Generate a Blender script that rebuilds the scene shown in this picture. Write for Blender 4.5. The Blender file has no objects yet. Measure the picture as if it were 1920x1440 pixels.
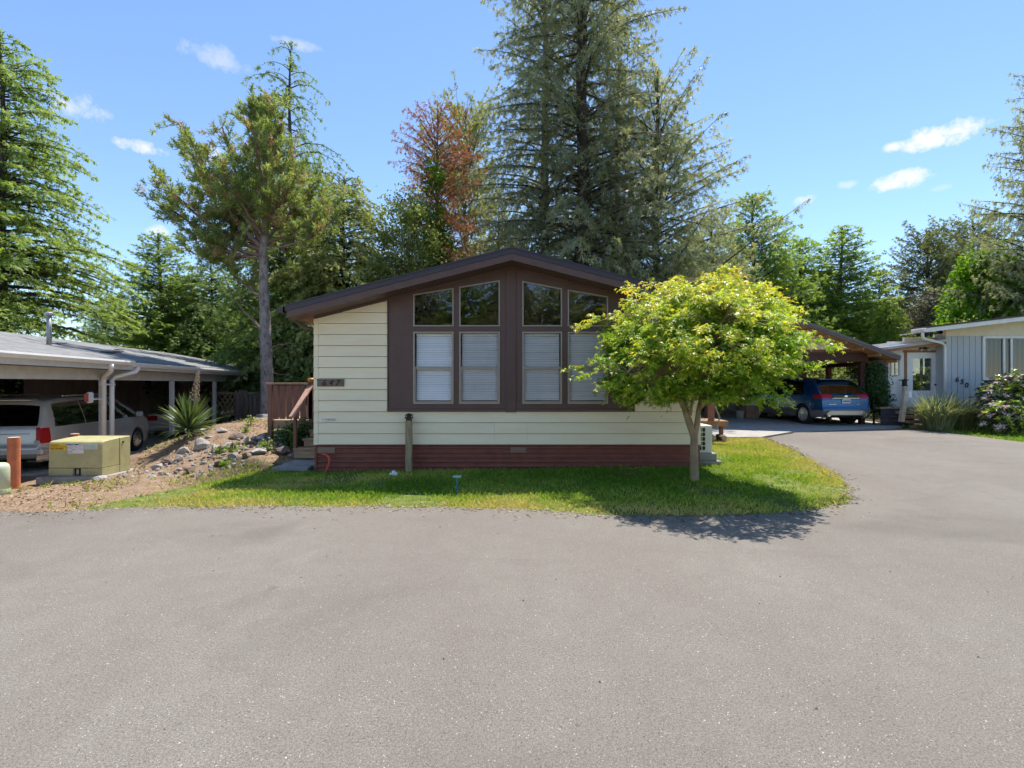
import bpy, bmesh, math, random
import numpy as np
from mathutils import Vector, Matrix, Quaternion

# ------------------------------------------------------------------ camera, sky, sun, exposure
scene = bpy.context.scene
col = scene.collection
R = math.radians
random.seed(7)

cam_d = bpy.data.cameras.new("camera")
cam = bpy.data.objects.new("camera", cam_d)
col.objects.link(cam)
cam.location = (0, 0, 1.6)
cam.rotation_euler = (R(90), 0, 0)
cam_d.sensor_width = 36.0
cam_d.lens = 36.0 * 900 / 1920
cam_d.clip_start = 0.05
cam_d.clip_end = 2000
scene.camera = cam

SUN_DIR = Vector((-0.56, -1.23, -3.0)).normalized()
SUN_EL = math.asin(-SUN_DIR.z)
SUN_AZ = math.atan2(-SUN_DIR.x, -SUN_DIR.y)
sun_d = bpy.data.lights.new("sun", 'SUN')
sun_d.energy = 2.15
sun_d.angle = R(0.53)
sun_d.color = (1.0, 0.95, 0.88)
sun = bpy.data.objects.new("sun", sun_d)
col.objects.link(sun)
sun.rotation_euler = SUN_DIR.to_track_quat('-Z', 'Y').to_euler()
sun.location = (10, 25, 40)

scene.view_settings.view_transform = 'Standard'
scene.view_settings.look = 'None'
scene.view_settings.exposure = 1.85
scene.view_settings.gamma = 1.0
scene.view_settings.use_curve_mapping = False
scene.render.engine = 'CYCLES'
scene.cycles.use_denoising = True
scene.cycles.use_adaptive_sampling = True
scene.cycles.adaptive_threshold = 0.02
scene.cycles.max_bounces = 6
scene.cycles.diffuse_bounces = 3
scene.cycles.glossy_bounces = 4
scene.cycles.transmission_bounces = 6
scene.cycles.transparent_max_bounces = 12
scene.cycles.caustics_reflective = False
scene.cycles.caustics_refractive = False

world = bpy.data.worlds.new("World")
scene.world = world
world.use_nodes = True
wn, wl = world.node_tree.nodes, world.node_tree.links
wn.clear()
w_out = wn.new('ShaderNodeOutputWorld')
w_bg = wn.new('ShaderNodeBackground')
w_bg.inputs['Strength'].default_value = 0.065
w_sky = wn.new('ShaderNodeTexSky')
w_sky.sky_type = 'NISHITA'
w_sky.sun_disc = False
w_sky.sun_elevation = SUN_EL
w_sky.sun_rotation = SUN_AZ
w_sky.air_density = 1.0
w_sky.dust_density = 0.0
w_sky.ozone_density = 4.5
w_sky.altitude = 30


def wmath(op, a, b=None, clamp=False):
    n = wn.new('ShaderNodeMath')
    n.operation = op
    n.use_clamp = clamp
    for i, v in enumerate((a, b)):
        if v is None:
            continue
        if isinstance(v, (int, float)):
            n.inputs[i].default_value = v
        else:
            wl.new(v, n.inputs[i])
    return n.outputs[0]


w_tc = wn.new('ShaderNodeTexCoord')
w_sep = wn.new('ShaderNodeSeparateXYZ')
wl.new(w_tc.outputs['Generated'], w_sep.inputs[0])
w_az = wmath('ARCTAN2', w_sep.outputs[0], w_sep.outputs[1])
w_el = wmath('ARCSINE', w_sep.outputs[2])
w_no = wn.new('ShaderNodeTexNoise')
w_no.inputs['Scale'].default_value = 22
w_no.inputs['Detail'].default_value = 7
w_no.inputs['Roughness'].default_value = 0.68
wl.new(w_tc.outputs['Generated'], w_no.inputs['Vector'])
w_noise = wmath('MULTIPLY', wmath('SUBTRACT', w_no.outputs[0], 0.5), 4.2)


def sky_angles(px, py):
    d = Vector(((px - 960) / 900, 1, (720 - py) / 900)).normalized()
    return math.atan2(d.x, d.y), math.asin(d.z)


# fair-weather cumulus: (azimuth, elevation, half width, half height, density), all round the sky
clouds = []
for px, py, hw, hh, k in [(135, 194, 66, 30, .62), (262, 274, 48, 15, .8), (400, 106, 70, 24, .38), (296, 434, 22, 14, .7),
                          (1765, 254, 70, 26, 1.1), (1674, 275, 25, 12, .9), (1690, 336, 60, 22, 1.05), (1588, 346, 28, 9, .5),
                          (1510, 374, 22, 10, .55), (1770, 352, 22, 8, .25), (395, 290, 26, 20, .5), (560, 84, 60, 12, .35)]:
    a, e = sky_angles(px, py)
    s = math.cos(a) * math.cos(e)
    clouds.append((a, e, hw / 900 * s, hh / 900 * s, k))
crng = random.Random(5)
for i in range(16):
    clouds.append((R(62 + i * 14.8 + crng.uniform(-5, 5)), R(crng.uniform(9, 34)), R(crng.uniform(2, 5)), R(crng.uniform(.8, 1.8)), crng.uniform(.4, 1)))
w_mask = None
for a, e, hw, hh, k in clouds:
    if a > math.pi:
        a -= 2 * math.pi
    dx = wmath('MULTIPLY', wmath('SUBTRACT', w_az, a), 1 / hw)
    dy = wmath('MULTIPLY', wmath('SUBTRACT', w_el, e), 1 / hh)
    d2 = wmath('ADD', wmath('MULTIPLY', dx, dx), wmath('MULTIPLY', dy, dy))
    m = wmath('SUBTRACT', wmath('ADD', 0.85, w_noise), d2)
    m = wmath('MULTIPLY', wmath('MULTIPLY', m, 1.1, clamp=True), k * 0.9)
    w_mask = m if w_mask is None else wmath('MAXIMUM', w_mask, m)
w_mix = wn.new('ShaderNodeMix')
w_mix.data_type = 'RGBA'
wl.new(wmath('MULTIPLY', w_mask, 1.0, clamp=True), w_mix.inputs[0])
wl.new(w_sky.outputs[0], w_mix.inputs[6])
w_mix.inputs[7].default_value = (4.9, 4.8, 4.9, 1)
wl.new(w_mix.outputs[2], w_bg.inputs['Color'])
wl.new(w_bg.outputs[0], w_out.inputs[0])

# ------------------------------------------------------------------ helpers


def pt(px, py, Y):
    """a point of the photograph at depth Y -> world"""
    return Vector(((px - 960) / 900 * Y, Y, 1.6 + (720 - py) / 900 * Y))


MATS = {}


def nodes_of(name):
    m = bpy.data.materials.new(name)
    m.use_nodes = True
    nt = m.node_tree
    nt.nodes.clear()
    out = nt.nodes.new('ShaderNodeOutputMaterial')
    return m, nt, out


def nn(nt, typ, **kw):
    n = nt.nodes.new(typ)
    for k, v in kw.items():
        setattr(n, k, v)
    return n


def ramp(nt, fac, stops):
    n = nt.nodes.new('ShaderNodeValToRGB')
    e = n.color_ramp.elements
    while len(e) < len(stops):
        e.new(0.5)
    for el, (p, c) in zip(e, stops):
        el.position = p
        el.color = (*c, 1) if len(c) == 3 else c
    nt.links.new(fac, n.inputs[0])
    return n.outputs[0]


def noise(nt, vec, scale, detail=4, rough=.55, dist=0):
    n = nt.nodes.new('ShaderNodeTexNoise')
    n.inputs['Scale'].default_value = scale
    n.inputs['Detail'].default_value = detail
    n.inputs['Roughness'].default_value = rough
    n.inputs['Distortion'].default_value = dist
    if vec is not None:
        nt.links.new(vec, n.inputs['Vector'])
    return n.outputs['Fac']


def mixc(nt, fac, a, b, blend='MIX'):
    n = nt.nodes.new('ShaderNodeMix')
    n.data_type = 'RGBA'
    n.blend_type = blend
    for s, v in ((0, fac), (6, a), (7, b)):
        if isinstance(v, (int, float)):
            n.inputs[s].default_value = v
        elif isinstance(v, (tuple, list)):
            n.inputs[s].default_value = (*v, 1) if len(v) == 3 else v
        else:
            nt.links.new(v, n.inputs[s])
    return n.outputs[2]


def nmath(nt, op, a, b=None, clamp=False):
    n = nt.nodes.new('ShaderNodeMath')
    n.operation = op
    n.use_clamp = clamp
    for i, v in enumerate((a, b)):
        if v is None:
            continue
        if isinstance(v, (int, float)):
            n.inputs[i].default_value = v
        else:
            nt.links.new(v, n.inputs[i])
    return n.outputs[0]


def mapping(nt, scale=(1, 1, 1)):
    tc = nt.nodes.new('ShaderNodeTexCoord')
    mp = nt.nodes.new('ShaderNodeMapping')
    mp.inputs['Scale'].default_value = scale
    nt.links.new(tc.outputs['Object'], mp.inputs[0])
    return mp.outputs[0]


def mat(name, c, rough=.6, var=.12, scale=6, bump=0.0, bscale=80, stretch=(1, 1, 1), metallic=0, spec=.4, rnd=.06, dirt=None, coat=0):
    """painted / wooden / metal surface: base colour with noise wear, per-object tint and fine relief"""
    if name in MATS:
        return MATS[name]
    m, nt, out = nodes_of(name)
    b = nn(nt, 'ShaderNodeBsdfPrincipled')
    v = mapping(nt, stretch)
    n1 = noise(nt, v, scale, 5, .6)
    c = np.array(c)
    base = ramp(nt, n1, [(.3, tuple(c * (1 - var))), (.7, tuple(np.minimum(c * (1 + var), .95)))])
    if rnd:
        oi = nn(nt, 'ShaderNodeObjectInfo')
        f = nmath(nt, 'MULTIPLY_ADD', oi.outputs['Random'], 2 * rnd)
        f.node.inputs[2].default_value = 1 - rnd
        hs = nn(nt, 'ShaderNodeHueSaturation')
        nt.links.new(f, hs.inputs['Value'])
        nt.links.new(base, hs.inputs['Color'])
        base = hs.outputs[0]
    if dirt:
        n2 = noise(nt, v, dirt[1], 6, .7)
        fac = ramp(nt, n2, [(dirt[2], (0, 0, 0)), (dirt[2] + .15, (1, 1, 1))])
        base = mixc(nt, fac, base, dirt[0])
    nt.links.new(base, b.inputs['Base Color'])
    b.inputs['Roughness'].default_value = rough
    b.inputs['Metallic'].default_value = metallic
    b.inputs['Specular IOR Level'].default_value = spec
    if coat:
        b.inputs['Coat Weight'].default_value = coat
        b.inputs['Coat Roughness'].default_value = .04
    if bump:
        bp = nn(nt, 'ShaderNodeBump')
        bp.inputs['Strength'].default_value = 1
        bp.inputs['Distance'].default_value = bump
        nt.links.new(noise(nt, v, bscale, 4, .6), bp.inputs['Height'])
        nt.links.new(bp.outputs[0], b.inputs['Normal'])
    nt.links.new(b.outputs[0], out.inputs[0])
    MATS[name] = m
    return m


def leaf_mat(name, dark, light, trans=.35, rough=.55, spec=.25, tcol=None, stops=None):
    """foliage: colour runs dark -> light with the per-face attribute 'shade' (old growth to new growth)"""
    if name in MATS:
        return MATS[name]
    m, nt, out = nodes_of(name)
    at = nn(nt, 'ShaderNodeAttribute', attribute_name='shade')
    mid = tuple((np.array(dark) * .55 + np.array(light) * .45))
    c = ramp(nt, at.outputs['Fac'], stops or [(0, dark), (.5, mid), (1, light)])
    oi = nn(nt, 'ShaderNodeObjectInfo')
    f = nmath(nt, 'MULTIPLY_ADD', oi.outputs['Random'], .24)
    f.node.inputs[2].default_value = .88
    hs = nn(nt, 'ShaderNodeHueSaturation')
    nt.links.new(f, hs.inputs['Value'])
    nt.links.new(c, hs.inputs['Color'])
    c = hs.outputs[0]
    b = nn(nt, 'ShaderNodeBsdfPrincipled')
    b.inputs['Roughness'].default_value = rough
    b.inputs['Specular IOR Level'].default_value = spec
    nt.links.new(c, b.inputs['Base Color'])
    t = nn(nt, 'ShaderNodeBsdfTranslucent')
    nt.links.new(mixc(nt, 1.0, c, tcol or (1.25, 1.2, .55), 'MULTIPLY'), t.inputs[0])
    mx = nn(nt, 'ShaderNodeMixShader')
    mx.inputs[0].default_value = trans
    nt.links.new(b.outputs[0], mx.inputs[1])
    nt.links.new(t.outputs[0], mx.inputs[2])
    nt.links.new(mx.outputs[0], out.inputs[0])
    MATS[name] = m
    return m


def glass_mat(name, tint=(.9, .95, .95), ior=1.6, gain=1.0, base=0.0):
    if name in MATS:
        return MATS[name]
    m, nt, out = nodes_of(name)
    fr = nn(nt, 'ShaderNodeFresnel')
    fr.inputs[0].default_value = ior
    t = nn(nt, 'ShaderNodeBsdfTransparent')
    t.inputs[0].default_value = (*tint, 1)
    g = nn(nt, 'ShaderNodeBsdfGlossy')
    g.inputs['Roughness'].default_value = .005
    tc = nn(nt, 'ShaderNodeTexCoord')
    bp = nn(nt, 'ShaderNodeBump')
    bp.inputs['Strength'].default_value = .06
    bp.inputs['Distance'].default_value = .02
    nt.links.new(noise(nt, tc.outputs['Object'], 2.2, 2), bp.inputs['Height'])
    nt.links.new(bp.outputs[0], g.inputs['Normal'])
    mx = nn(nt, 'ShaderNodeMixShader')
    f = nmath(nt, 'MULTIPLY_ADD', fr.outputs[0], gain, clamp=True)
    f.node.inputs[2].default_value = base
    nt.links.new(f, mx.inputs[0])
    nt.links.new(t.outputs[0], mx.inputs[1])
    nt.links.new(g.outputs[0], mx.inputs[2])
    nt.links.new(mx.outputs[0], out.inputs[0])
    MATS[name] = m
    return m


ROOT = {}


def tag(o, label=None, cat=None, group=None, kind=None):
    for k, v in (('label', label), ('category', cat), ('group', group), ('kind', kind)):
        if v:
            o[k] = v
    return o


def thing(name, label, cat, loc=(0, 0, 0), rz=0, group=None):
    o = bpy.data.objects.new(name, None)
    o.empty_display_size = .2
    col.objects.link(o)
    o.location = loc
    o.rotation_euler = (0, 0, rz)
    ROOT[o] = (Matrix.Translation(Vector(loc)) @ Matrix.Rotation(rz, 4, 'Z')).inverted()
    return tag(o, label, cat, group)


def link(name, me, m=None, parent=None, world=False):
    """one mesh object; world=True: vertices are world coordinates under an Empty that stands elsewhere"""
    o = bpy.data.objects.new(name, me)
    col.objects.link(o)
    if m is not None and len(me.materials) == 0:
        me.materials.append(m)
    if parent is not None:
        o.parent = parent
        if world and parent in ROOT:
            o.matrix_parent_inverse = ROOT[parent]
    return o


def pydata(name, v, f, smooth=False):
    me = bpy.data.meshes.new(name)
    me.from_pydata([tuple(map(float, p)) for p in v], [], [tuple(map(int, q)) for q in f])
    me.update()
    if smooth:
        me.polygons.foreach_set('use_smooth', [True] * len(me.polygons))
    return me


def arrays(name, V, F, shade=None, smooth=False):
    """big mesh from numpy arrays, all faces with the same number of corners"""
    V = np.asarray(V, dtype=np.float32)
    F = np.asarray(F, dtype=np.int32)
    n, k = F.shape
    me = bpy.data.meshes.new(name)
    me.vertices.add(len(V))
    me.vertices.foreach_set('co', V.ravel())
    me.loops.add(n * k)
    me.loops.foreach_set('vertex_index', F.ravel())
    me.polygons.add(n)
    me.polygons.foreach_set('loop_start', np.arange(0, n * k, k, dtype=np.int32))
    if smooth:
        me.polygons.foreach_set('use_smooth', np.ones(n, dtype=bool))
    if shade is not None:
        a = me.attributes.new('shade', 'FLOAT', 'FACE')
        a.data.foreach_set('value', np.clip(shade, 0, 1).astype(np.float32))
    me.update(calc_edges=True)
    me.validate()
    return me


class MB:
    """collects boxes, bars and tubes into one mesh"""

    def __init__(self):
        self.v, self.f = [], []

    def add(self, v, f):
        n = len(self.v)
        self.v += [tuple(p) for p in v]
        self.f += [tuple(i + n for i in q) for q in f]
        return self

    def box(self, x0, x1, y0, y1, z0, z1):
        v = [(x, y, z) for z in (z0, z1) for y in (y0, y1) for x in (x0, x1)]
        return self.add(v, [(0, 2, 3, 1), (4, 5, 7, 6), (0, 1, 5, 4), (2, 6, 7, 3), (0, 4, 6, 2), (1, 3, 7, 5)])

    def bar(self, a, b, w, h, up=(0, 0, 1)):
        a, b = Vector(a), Vector(b)
        d = (b - a).normalized()
        s = d.cross(Vector(up))
        if s.length < 1e-4:
            s = d.cross(Vector((1, 0, 0)))
        s.normalize()
        u = s.cross(d)
        v = [p + s * (i * w / 2) + u * (j * h / 2) for p in (a, b) for i, j in ((-1, -1), (1, -1), (1, 1), (-1, 1))]
        return self.add(v, [(0, 1, 2, 3), (7, 6, 5, 4), (0, 4, 5, 1), (1, 5, 6, 2), (2, 6, 7, 3), (3, 7, 4, 0)])

    def tube(self, pts, r, n=8, cap=True):
        pts = [Vector(p) for p in pts]
        rs = r if isinstance(r, (list, tuple)) else [r] * len(pts)
        ref = Vector((0, 0, 1)) if abs((pts[-1] - pts[0]).normalized().z) < .9 else Vector((1, 0, 0))
        v, f = [], []
        for i, p in enumerate(pts):
            d = (pts[min(i + 1, len(pts) - 1)] - pts[max(i - 1, 0)]).normalized()
            s = d.cross(ref).normalized()
            u = s.cross(d)
            v += [p + (s * math.cos(2 * math.pi * k / n) + u * math.sin(2 * math.pi * k / n)) * rs[i] for k in range(n)]
        for i in range(len(pts) - 1):
            f += [(i * n + k, i * n + (k + 1) % n, (i + 1) * n + (k + 1) % n, (i + 1) * n + k) for k in range(n)]
        if cap:
            f += [tuple(range(n))[::-1], tuple(range((len(pts) - 1) * n, len(pts) * n))]
        return self.add(v, f)

    def lathe(self, prof, n=16, c=(0, 0, 0), axis='z'):
        v, f = [], []
        for r, h in prof:
            for k in range(n):
                a = 2 * math.pi * k / n
                q = (r * math.cos(a), r * math.sin(a), h)
                if axis == 'x':
                    q = (h, q[0], q[1])
                if axis == 'y':
                    q = (q[0], h, q[1])
                v.append((q[0] + c[0], q[1] + c[1], q[2] + c[2]))
        for i in range(len(prof) - 1):
            f += [(i * n + k, i * n + (k + 1) % n, (i + 1) * n + (k + 1) % n, (i + 1) * n + k) for k in range(n)]
        f += [tuple(range(n))[::-1], tuple(range((len(prof) - 1) * n, len(prof) * n))]
        return self.add(v, f)

    def prism(self, poly, y0, y1):
        """polygon in x,z extruded from y0 to y1 (y0 may be a function of the point)"""
        n = len(poly)
        g = y0 if callable(y0) else (lambda p: y0)
        v = [(p[0], g(p), p[1]) for p in poly] + [(p[0], y1, p[1]) for p in poly]
        return self.add(v, [tuple(range(n)), tuple(range(n, 2 * n))[::-1]] + [(i, i + n, (i + 1) % n + n, (i + 1) % n) for i in range(n)])

    def mesh(self, name, smooth=False, bevel=0):
        me = pydata(name, self.v, self.f, smooth)
        bm = bmesh.new()
        bm.from_mesh(me)
        bmesh.ops.recalc_face_normals(bm, faces=bm.faces)
        if bevel:
            bmesh.ops.bevel(bm, geom=[e for e in bm.edges if len(e.link_faces) == 2 and e.calc_face_angle(0) > .6], offset=bevel,
                            segments=1, affect='EDGES', clamp_overlap=True)
        bm.to_mesh(me)
        bm.free()
        me.update()
        if smooth:
            me.polygons.foreach_set('use_smooth', [True] * len(me.polygons))
        return me

    def build(self, name, m, parent=None, world=True, smooth=False, bevel=0):
        return link(name, self.mesh(name, smooth, bevel), m, parent, world)


def box(name, x0, x1, y0, y1, z0, z1, m, parent=None, bevel=0, world=True):
    return MB().box(x0, x1, y0, y1, z0, z1).build(name, m, parent, world, bevel=bevel)


def text(name, s, size, m, parent, loc, rot=(R(90), 0, 0), ext=.004, world=True, shear=0, align='CENTER'):
    cu = bpy.data.curves.new(name, 'FONT')
    cu.body = s
    cu.size = size
    cu.extrude = ext
    cu.shear = shear
    cu.align_x = align
    cu.align_y = 'CENTER'
    cu.resolution_u = 3
    tmp = bpy.data.objects.new("lettering_source", cu)
    me = bpy.data.meshes.new_from_object(tmp)
    bpy.data.objects.remove(tmp)
    bpy.data.curves.remove(cu)
    me.materials.clear()
    me.materials.append(m)
    o = bpy.data.objects.new(name, me)
    col.objects.link(o)
    o.location = loc
    o.rotation_euler = rot
    if parent is not None:
        o.parent = parent
        if world and parent in ROOT:
            o.matrix_parent_inverse = ROOT[parent]
    return o


def clip(poly, a, b, c):
    """keep the side a*x + b*z <= c of a polygon"""
    out = []
    for i in range(len(poly)):
        p, q = poly[i], poly[(i + 1) % len(poly)]
        dp, dq = a * p[0] + b * p[1] - c, a * q[0] + b * q[1] - c
        if dp <= 0:
            out.append(p)
        if (dp < 0 < dq) or (dq < 0 < dp):
            t = dp / (dp - dq)
            out.append((p[0] + (q[0] - p[0]) * t, p[1] + (q[1] - p[1]) * t))
    return out


def sstep(a, b, x):
    t = np.clip((x - a) / (b - a), 0, 1)
    return t * t * (3 - 2 * t)


def inside(poly, x, y):
    r = np.zeros(x.shape, bool)
    n = len(poly)
    for i in range(n):
        x0, y0 = poly[i]
        x1, y1 = poly[(i + 1) % n]
        if y0 == y1:
            continue
        c = ((y0 > y) != (y1 > y)) & (x < (x1 - x0) * (y - y0) / (y1 - y0) + x0)
        r ^= c
    return r


def edge_dist(poly, x, y):
    d = np.full(x.shape, 1e9)
    for i in range(len(poly)):
        ax, ay = poly[i]
        bx, by = poly[(i + 1) % len(poly)]
        L2 = (bx - ax) ** 2 + (by - ay) ** 2 + 1e-9
        t = np.clip(((x - ax) * (bx - ax) + (y - ay) * (by - ay)) / L2, 0, 1)
        d = np.minimum(d, np.hypot(x - ax - t * (bx - ax), y - ay - t * (by - ay)))
    return d


def vnoise(x, y, s, seed=0):
    """smooth value noise in the plane, 0..1"""
    x, y = x * s, y * s
    xi, yi = np.floor(x).astype(np.int64), np.floor(y).astype(np.int64)
    fx, fy = x - xi, y - yi
    fx, fy = fx * fx * (3 - 2 * fx), fy * fy * (3 - 2 * fy)

    def h(a, b):
        n = (a * 374761393 + b * 668265263 + seed * 982451653) & 0x7fffffff
        n = ((n ^ (n >> 13)) * 1274126177) & 0x7fffffff
        return ((n ^ (n >> 16)) & 0xffff) / 65535.0
    return (h(xi, yi) * (1 - fx) + h(xi + 1, yi) * fx) * (1 - fy) + (h(xi, yi + 1) * (1 - fx) + h(xi + 1, yi + 1) * fx) * fy

# ------------------------------------------------------------------ ground, road, lawn
CTRL = np.array([
    (-30, 5.8, 0), (-20, 5.8, 0), (-12, 5.9, 0), (-8, 6, 0), (-6.35, 6, 0), (-4.5, 6.2, 0), (-3, 6.3, 0), (-3, 4, 0), (-10, 3, 0), (-30, 2, 0), (-30, -6, 0), (0, -6, 0), (0, 3, 0),
    (-4, 7.3, 0), (-3.5, 8.8, 0), (-4.6, 9.2, .0), (-5.0, 7.5, 0), (-3.4, 12, .2), (-3.4, 16, .4), (0, 9, 0), (0, 14, .1),
    (-7.6, 7.1, -.05), (-9, 8, -.16), (-8.5, 9.1, -.33), (-7.85, 9.3, -.24), (-9.3, 10.2, -.38), (-7.8, 10.4, -.12), (-11, 9, -.3), (-14, 8.5, -.35), (-20, 9, -.4),
    (-10.3, 12, -.45), (-10.4, 11, -.42), (-11, 15.5, -.45), (-11.8, 19, -.5), (-12.6, 22, -.5), (-15, 14, -.45), (-20, 15, -.45), (-30, 15, -.45), (-16, 24, -.5), (-25, 30, -.4),
    (-6.55, 8.3, -.02), (-6.3, 9.3, .15), (-6.22, 10, .31), (-5.95, 10.5, .42), (-7.4, 11, .36), (-8.2, 11.2, .12), (-8.4, 10.8, -.02), (-5.1, 10, .25), (-4.57, 9.8, .1),
    (-5.6, 12, .54), (-7.8, 15, .52), (-8.2, 14, .43), (-8.3, 13, .38), (-9.6, 14, -.05), (-10.3, 17, -.1), (-9, 18, .45), (-8, 20, .45), (-6, 25, .5), (-15, 40, .4), (0, 30, .4)], float)


def tps_fit(P):
    n = len(P)
    d2 = (P[:, None, 0] - P[None, :, 0]) ** 2 + (P[:, None, 1] - P[None, :, 1]) ** 2
    K = .5 * d2 * np.log(d2 + 1e-9)
    A = np.zeros((n + 3, n + 3))
    A[:n, :n] = K + np.eye(n) * .02
    Q = np.c_[np.ones(n), P[:, :2]]
    A[:n, n:] = Q
    A[n:, :n] = Q.T
    return np.linalg.solve(A, np.r_[P[:, 2], 0, 0, 0])


TPS = tps_fit(CTRL)


def gz(x, y):
    """height of the ground"""
    x, y = np.atleast_1d(np.asarray(x, float)), np.atleast_1d(np.asarray(y, float))
    z = TPS[-3] + TPS[-2] * x + TPS[-1] * y
    for (cx, cy, _), w in zip(CTRL, TPS[:-3]):
        d2 = (x - cx) ** 2 + (y - cy) ** 2
        z = z + w * .5 * d2 * np.log(d2 + 1e-9)
    z = np.clip(z, -.55, .75) * sstep(6.0, 7.0, y) * (1 - sstep(-3.9, -3.2, x))
    lin = .0135 * np.clip(x, -5, 5) * sstep(6.6, 8.8, y) * sstep(-5.5, -3.5, x) * (1 - sstep(3.6, 6, x))
    right = .1 * sstep(13.8, 17.5, y) * sstep(2, 5, x)
    far = .35 * sstep(24, 34, y) * sstep(-5, 0, x) + 1.2 * sstep(45, 110, y)
    return z + lin + right + far


def gz1(x, y):
    return float(gz(x, y)[0])


LAWN = [(-5.5, 6.12), (-4.95, 7.6), (-4.7, 9.1), (-4.35, 9.55), (-3.75, 9.6), (-3.75, 8.97), (3.6, 8.97), (3.62, 13.0), (5.2, 13.9), (7.4, 14.15), (6.65, 11.08), (5.72, 8.47),
        (5.0, 7.02), (4.45, 6.35), (3.62, 5.95), (2.19, 5.78), (.91, 5.84), (0, 6.1), (-2.78, 6.22)]
RLAWN = [(13.6, 16.9), (14.0, 15.6), (13.95, 14.2), (14.05, 12.8), (14.8, 10.6), (17, 8.4), (24, 7.5), (30, 12), (24, 17.2), (14.5, 17.3)]

gx = np.unique(np.r_[np.linspace(-120, -30, 16), np.linspace(-30, -12, 46), np.linspace(-12, -3, 110), np.linspace(-3, 8, 70), np.linspace(8, 30, 50), np.linspace(30, 140, 16)])
gy = np.unique(np.r_[np.linspace(-60, -4, 12), np.linspace(-4, 5.5, 12), np.linspace(5.5, 14, 105), np.linspace(14, 30, 60), np.linspace(30, 160, 30)])
X, Y = np.meshgrid(gx, gy)
Z = gz(X.ravel(), Y.ravel())
dirtm = (1 - sstep(-5.6, -4.6, X.ravel() + .35 * (Y.ravel() - 8))) * (1 - sstep(16, 22, Y.ravel()))
dirtm = np.maximum(dirtm, (X.ravel() < -3.75) * sstep(9.2, 9.7, Y.ravel()) * (1 - sstep(16, 22, Y.ravel())))
Z = Z + dirtm * (vnoise(X.ravel(), Y.ravel(), 2.6, 3) - .5) * .09 * sstep(6.2, 7, Y.ravel()) + dirtm * (vnoise(X.ravel(), Y.ravel(), 7, 9) - .5) * .035 * sstep(6.2, 7, Y.ravel())
nx, ny = len(gx), len(gy)
idx = np.arange(nx * ny).reshape(ny, nx)
F = np.stack([idx[:-1, :-1], idx[:-1, 1:], idx[1:, 1:], idx[1:, :-1]], -1).reshape(-1, 4)
me = arrays("ground", np.c_[X.ravel(), Y.ravel(), Z], F, smooth=True)
inl = inside(LAWN, X.ravel(), Y.ravel()) | inside(RLAWN, X.ravel(), Y.ravel())
lawn_m = np.where(inl, 1.0, 0.0)
for nm, a in (("lawn", lawn_m), ("dirt", dirtm)):
    at = me.attributes.new(nm, 'FLOAT', 'POINT')
    at.data.foreach_set('value', a.astype(np.float32))
m, nt, out = nodes_of("ground_soil")
b = nn(nt, 'ShaderNodeBsdfPrincipled')
b.inputs['Roughness'].default_value = .95
b.inputs['Specular IOR Level'].default_value = .1
v = mapping(nt)
n_big, n_mid, n_fine = noise(nt, v, .9, 5), noise(nt, v, 7, 6, .65), noise(nt, v, 60, 4, .7)
dirt_c = mixc(nt, ramp(nt, n_mid, [(.35, (0, 0, 0)), (.65, (1, 1, 1))]), (.27, .185, .12), (.45, .335, .225))
dirt_c = mixc(nt, ramp(nt, n_fine, [(.42, (0, 0, 0)), (.6, (1, 1, 1))]), dirt_c, (.17, .105, .065))
lawn_c = mixc(nt, ramp(nt, n_mid, [(.4, (0, 0, 0)), (.7, (1, 1, 1))]), (.09, .14, .02), (.24, .24, .08))
wood_c = mixc(nt, n_mid, (.03, .035, .015), (.08, .065, .035))
al, ad = nn(nt, 'ShaderNodeAttribute', attribute_name='lawn'), nn(nt, 'ShaderNodeAttribute', attribute_name='dirt')
c = mixc(nt, ad.outputs['Fac'], wood_c, dirt_c)
c = mixc(nt, al.outputs['Fac'], c, lawn_c)
nt.links.new(c, b.inputs['Base Color'])
bp = nn(nt, 'ShaderNodeBump')
bp.inputs['Distance'].default_value = .02
nt.links.new(noise(nt, v, 35, 6, .7), bp.inputs['Height'])
nt.links.new(bp.outputs[0], b.inputs['Normal'])
nt.links.new(b.outputs[0], out.inputs[0])
tag(link("ground", me, m), kind='structure')

# ---- asphalt
m, nt, out = nodes_of("asphalt")
b = nn(nt, 'ShaderNodeBsdfPrincipled')
b.inputs['Roughness'].default_value = .88
b.inputs['Specular IOR Level'].default_value = .25
v = mapping(nt)
vs = mapping(nt, (1, .35, 1))
big, mid = noise(nt, vs, .5, 5, .6, .4), noise(nt, v, 4, 6, .65)
c = mixc(nt, ramp(nt, big, [(.35, (0, 0, 0)), (.66, (1, 1, 1))]), (.169, .150, .128), (.204, .187, .161))
c = mixc(nt, nmath(nt, 'MULTIPLY', ramp(nt, mid, [(.3, (0, 0, 0)), (.7, (1, 1, 1))]), .5), c, (.150, .132, .112))
grit = noise(nt, v, 90, 3, .8)
c = mixc(nt, .62, c, ramp(nt, grit, [(.34, (.20, .19, .19)), (.47, (.46, .46, .46)), (.56, (.56, .56, .55)), (.70, (.86, .84, .82))]), 'OVERLAY')
fine = noise(nt, v, 230, 2, .75)
c = mixc(nt, .7, c, ramp(nt, fine, [(.36, (.30, .29, .28)), (.5, (.52, .52, .51)), (.66, (.82, .80, .78))]), 'OVERLAY')
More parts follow.
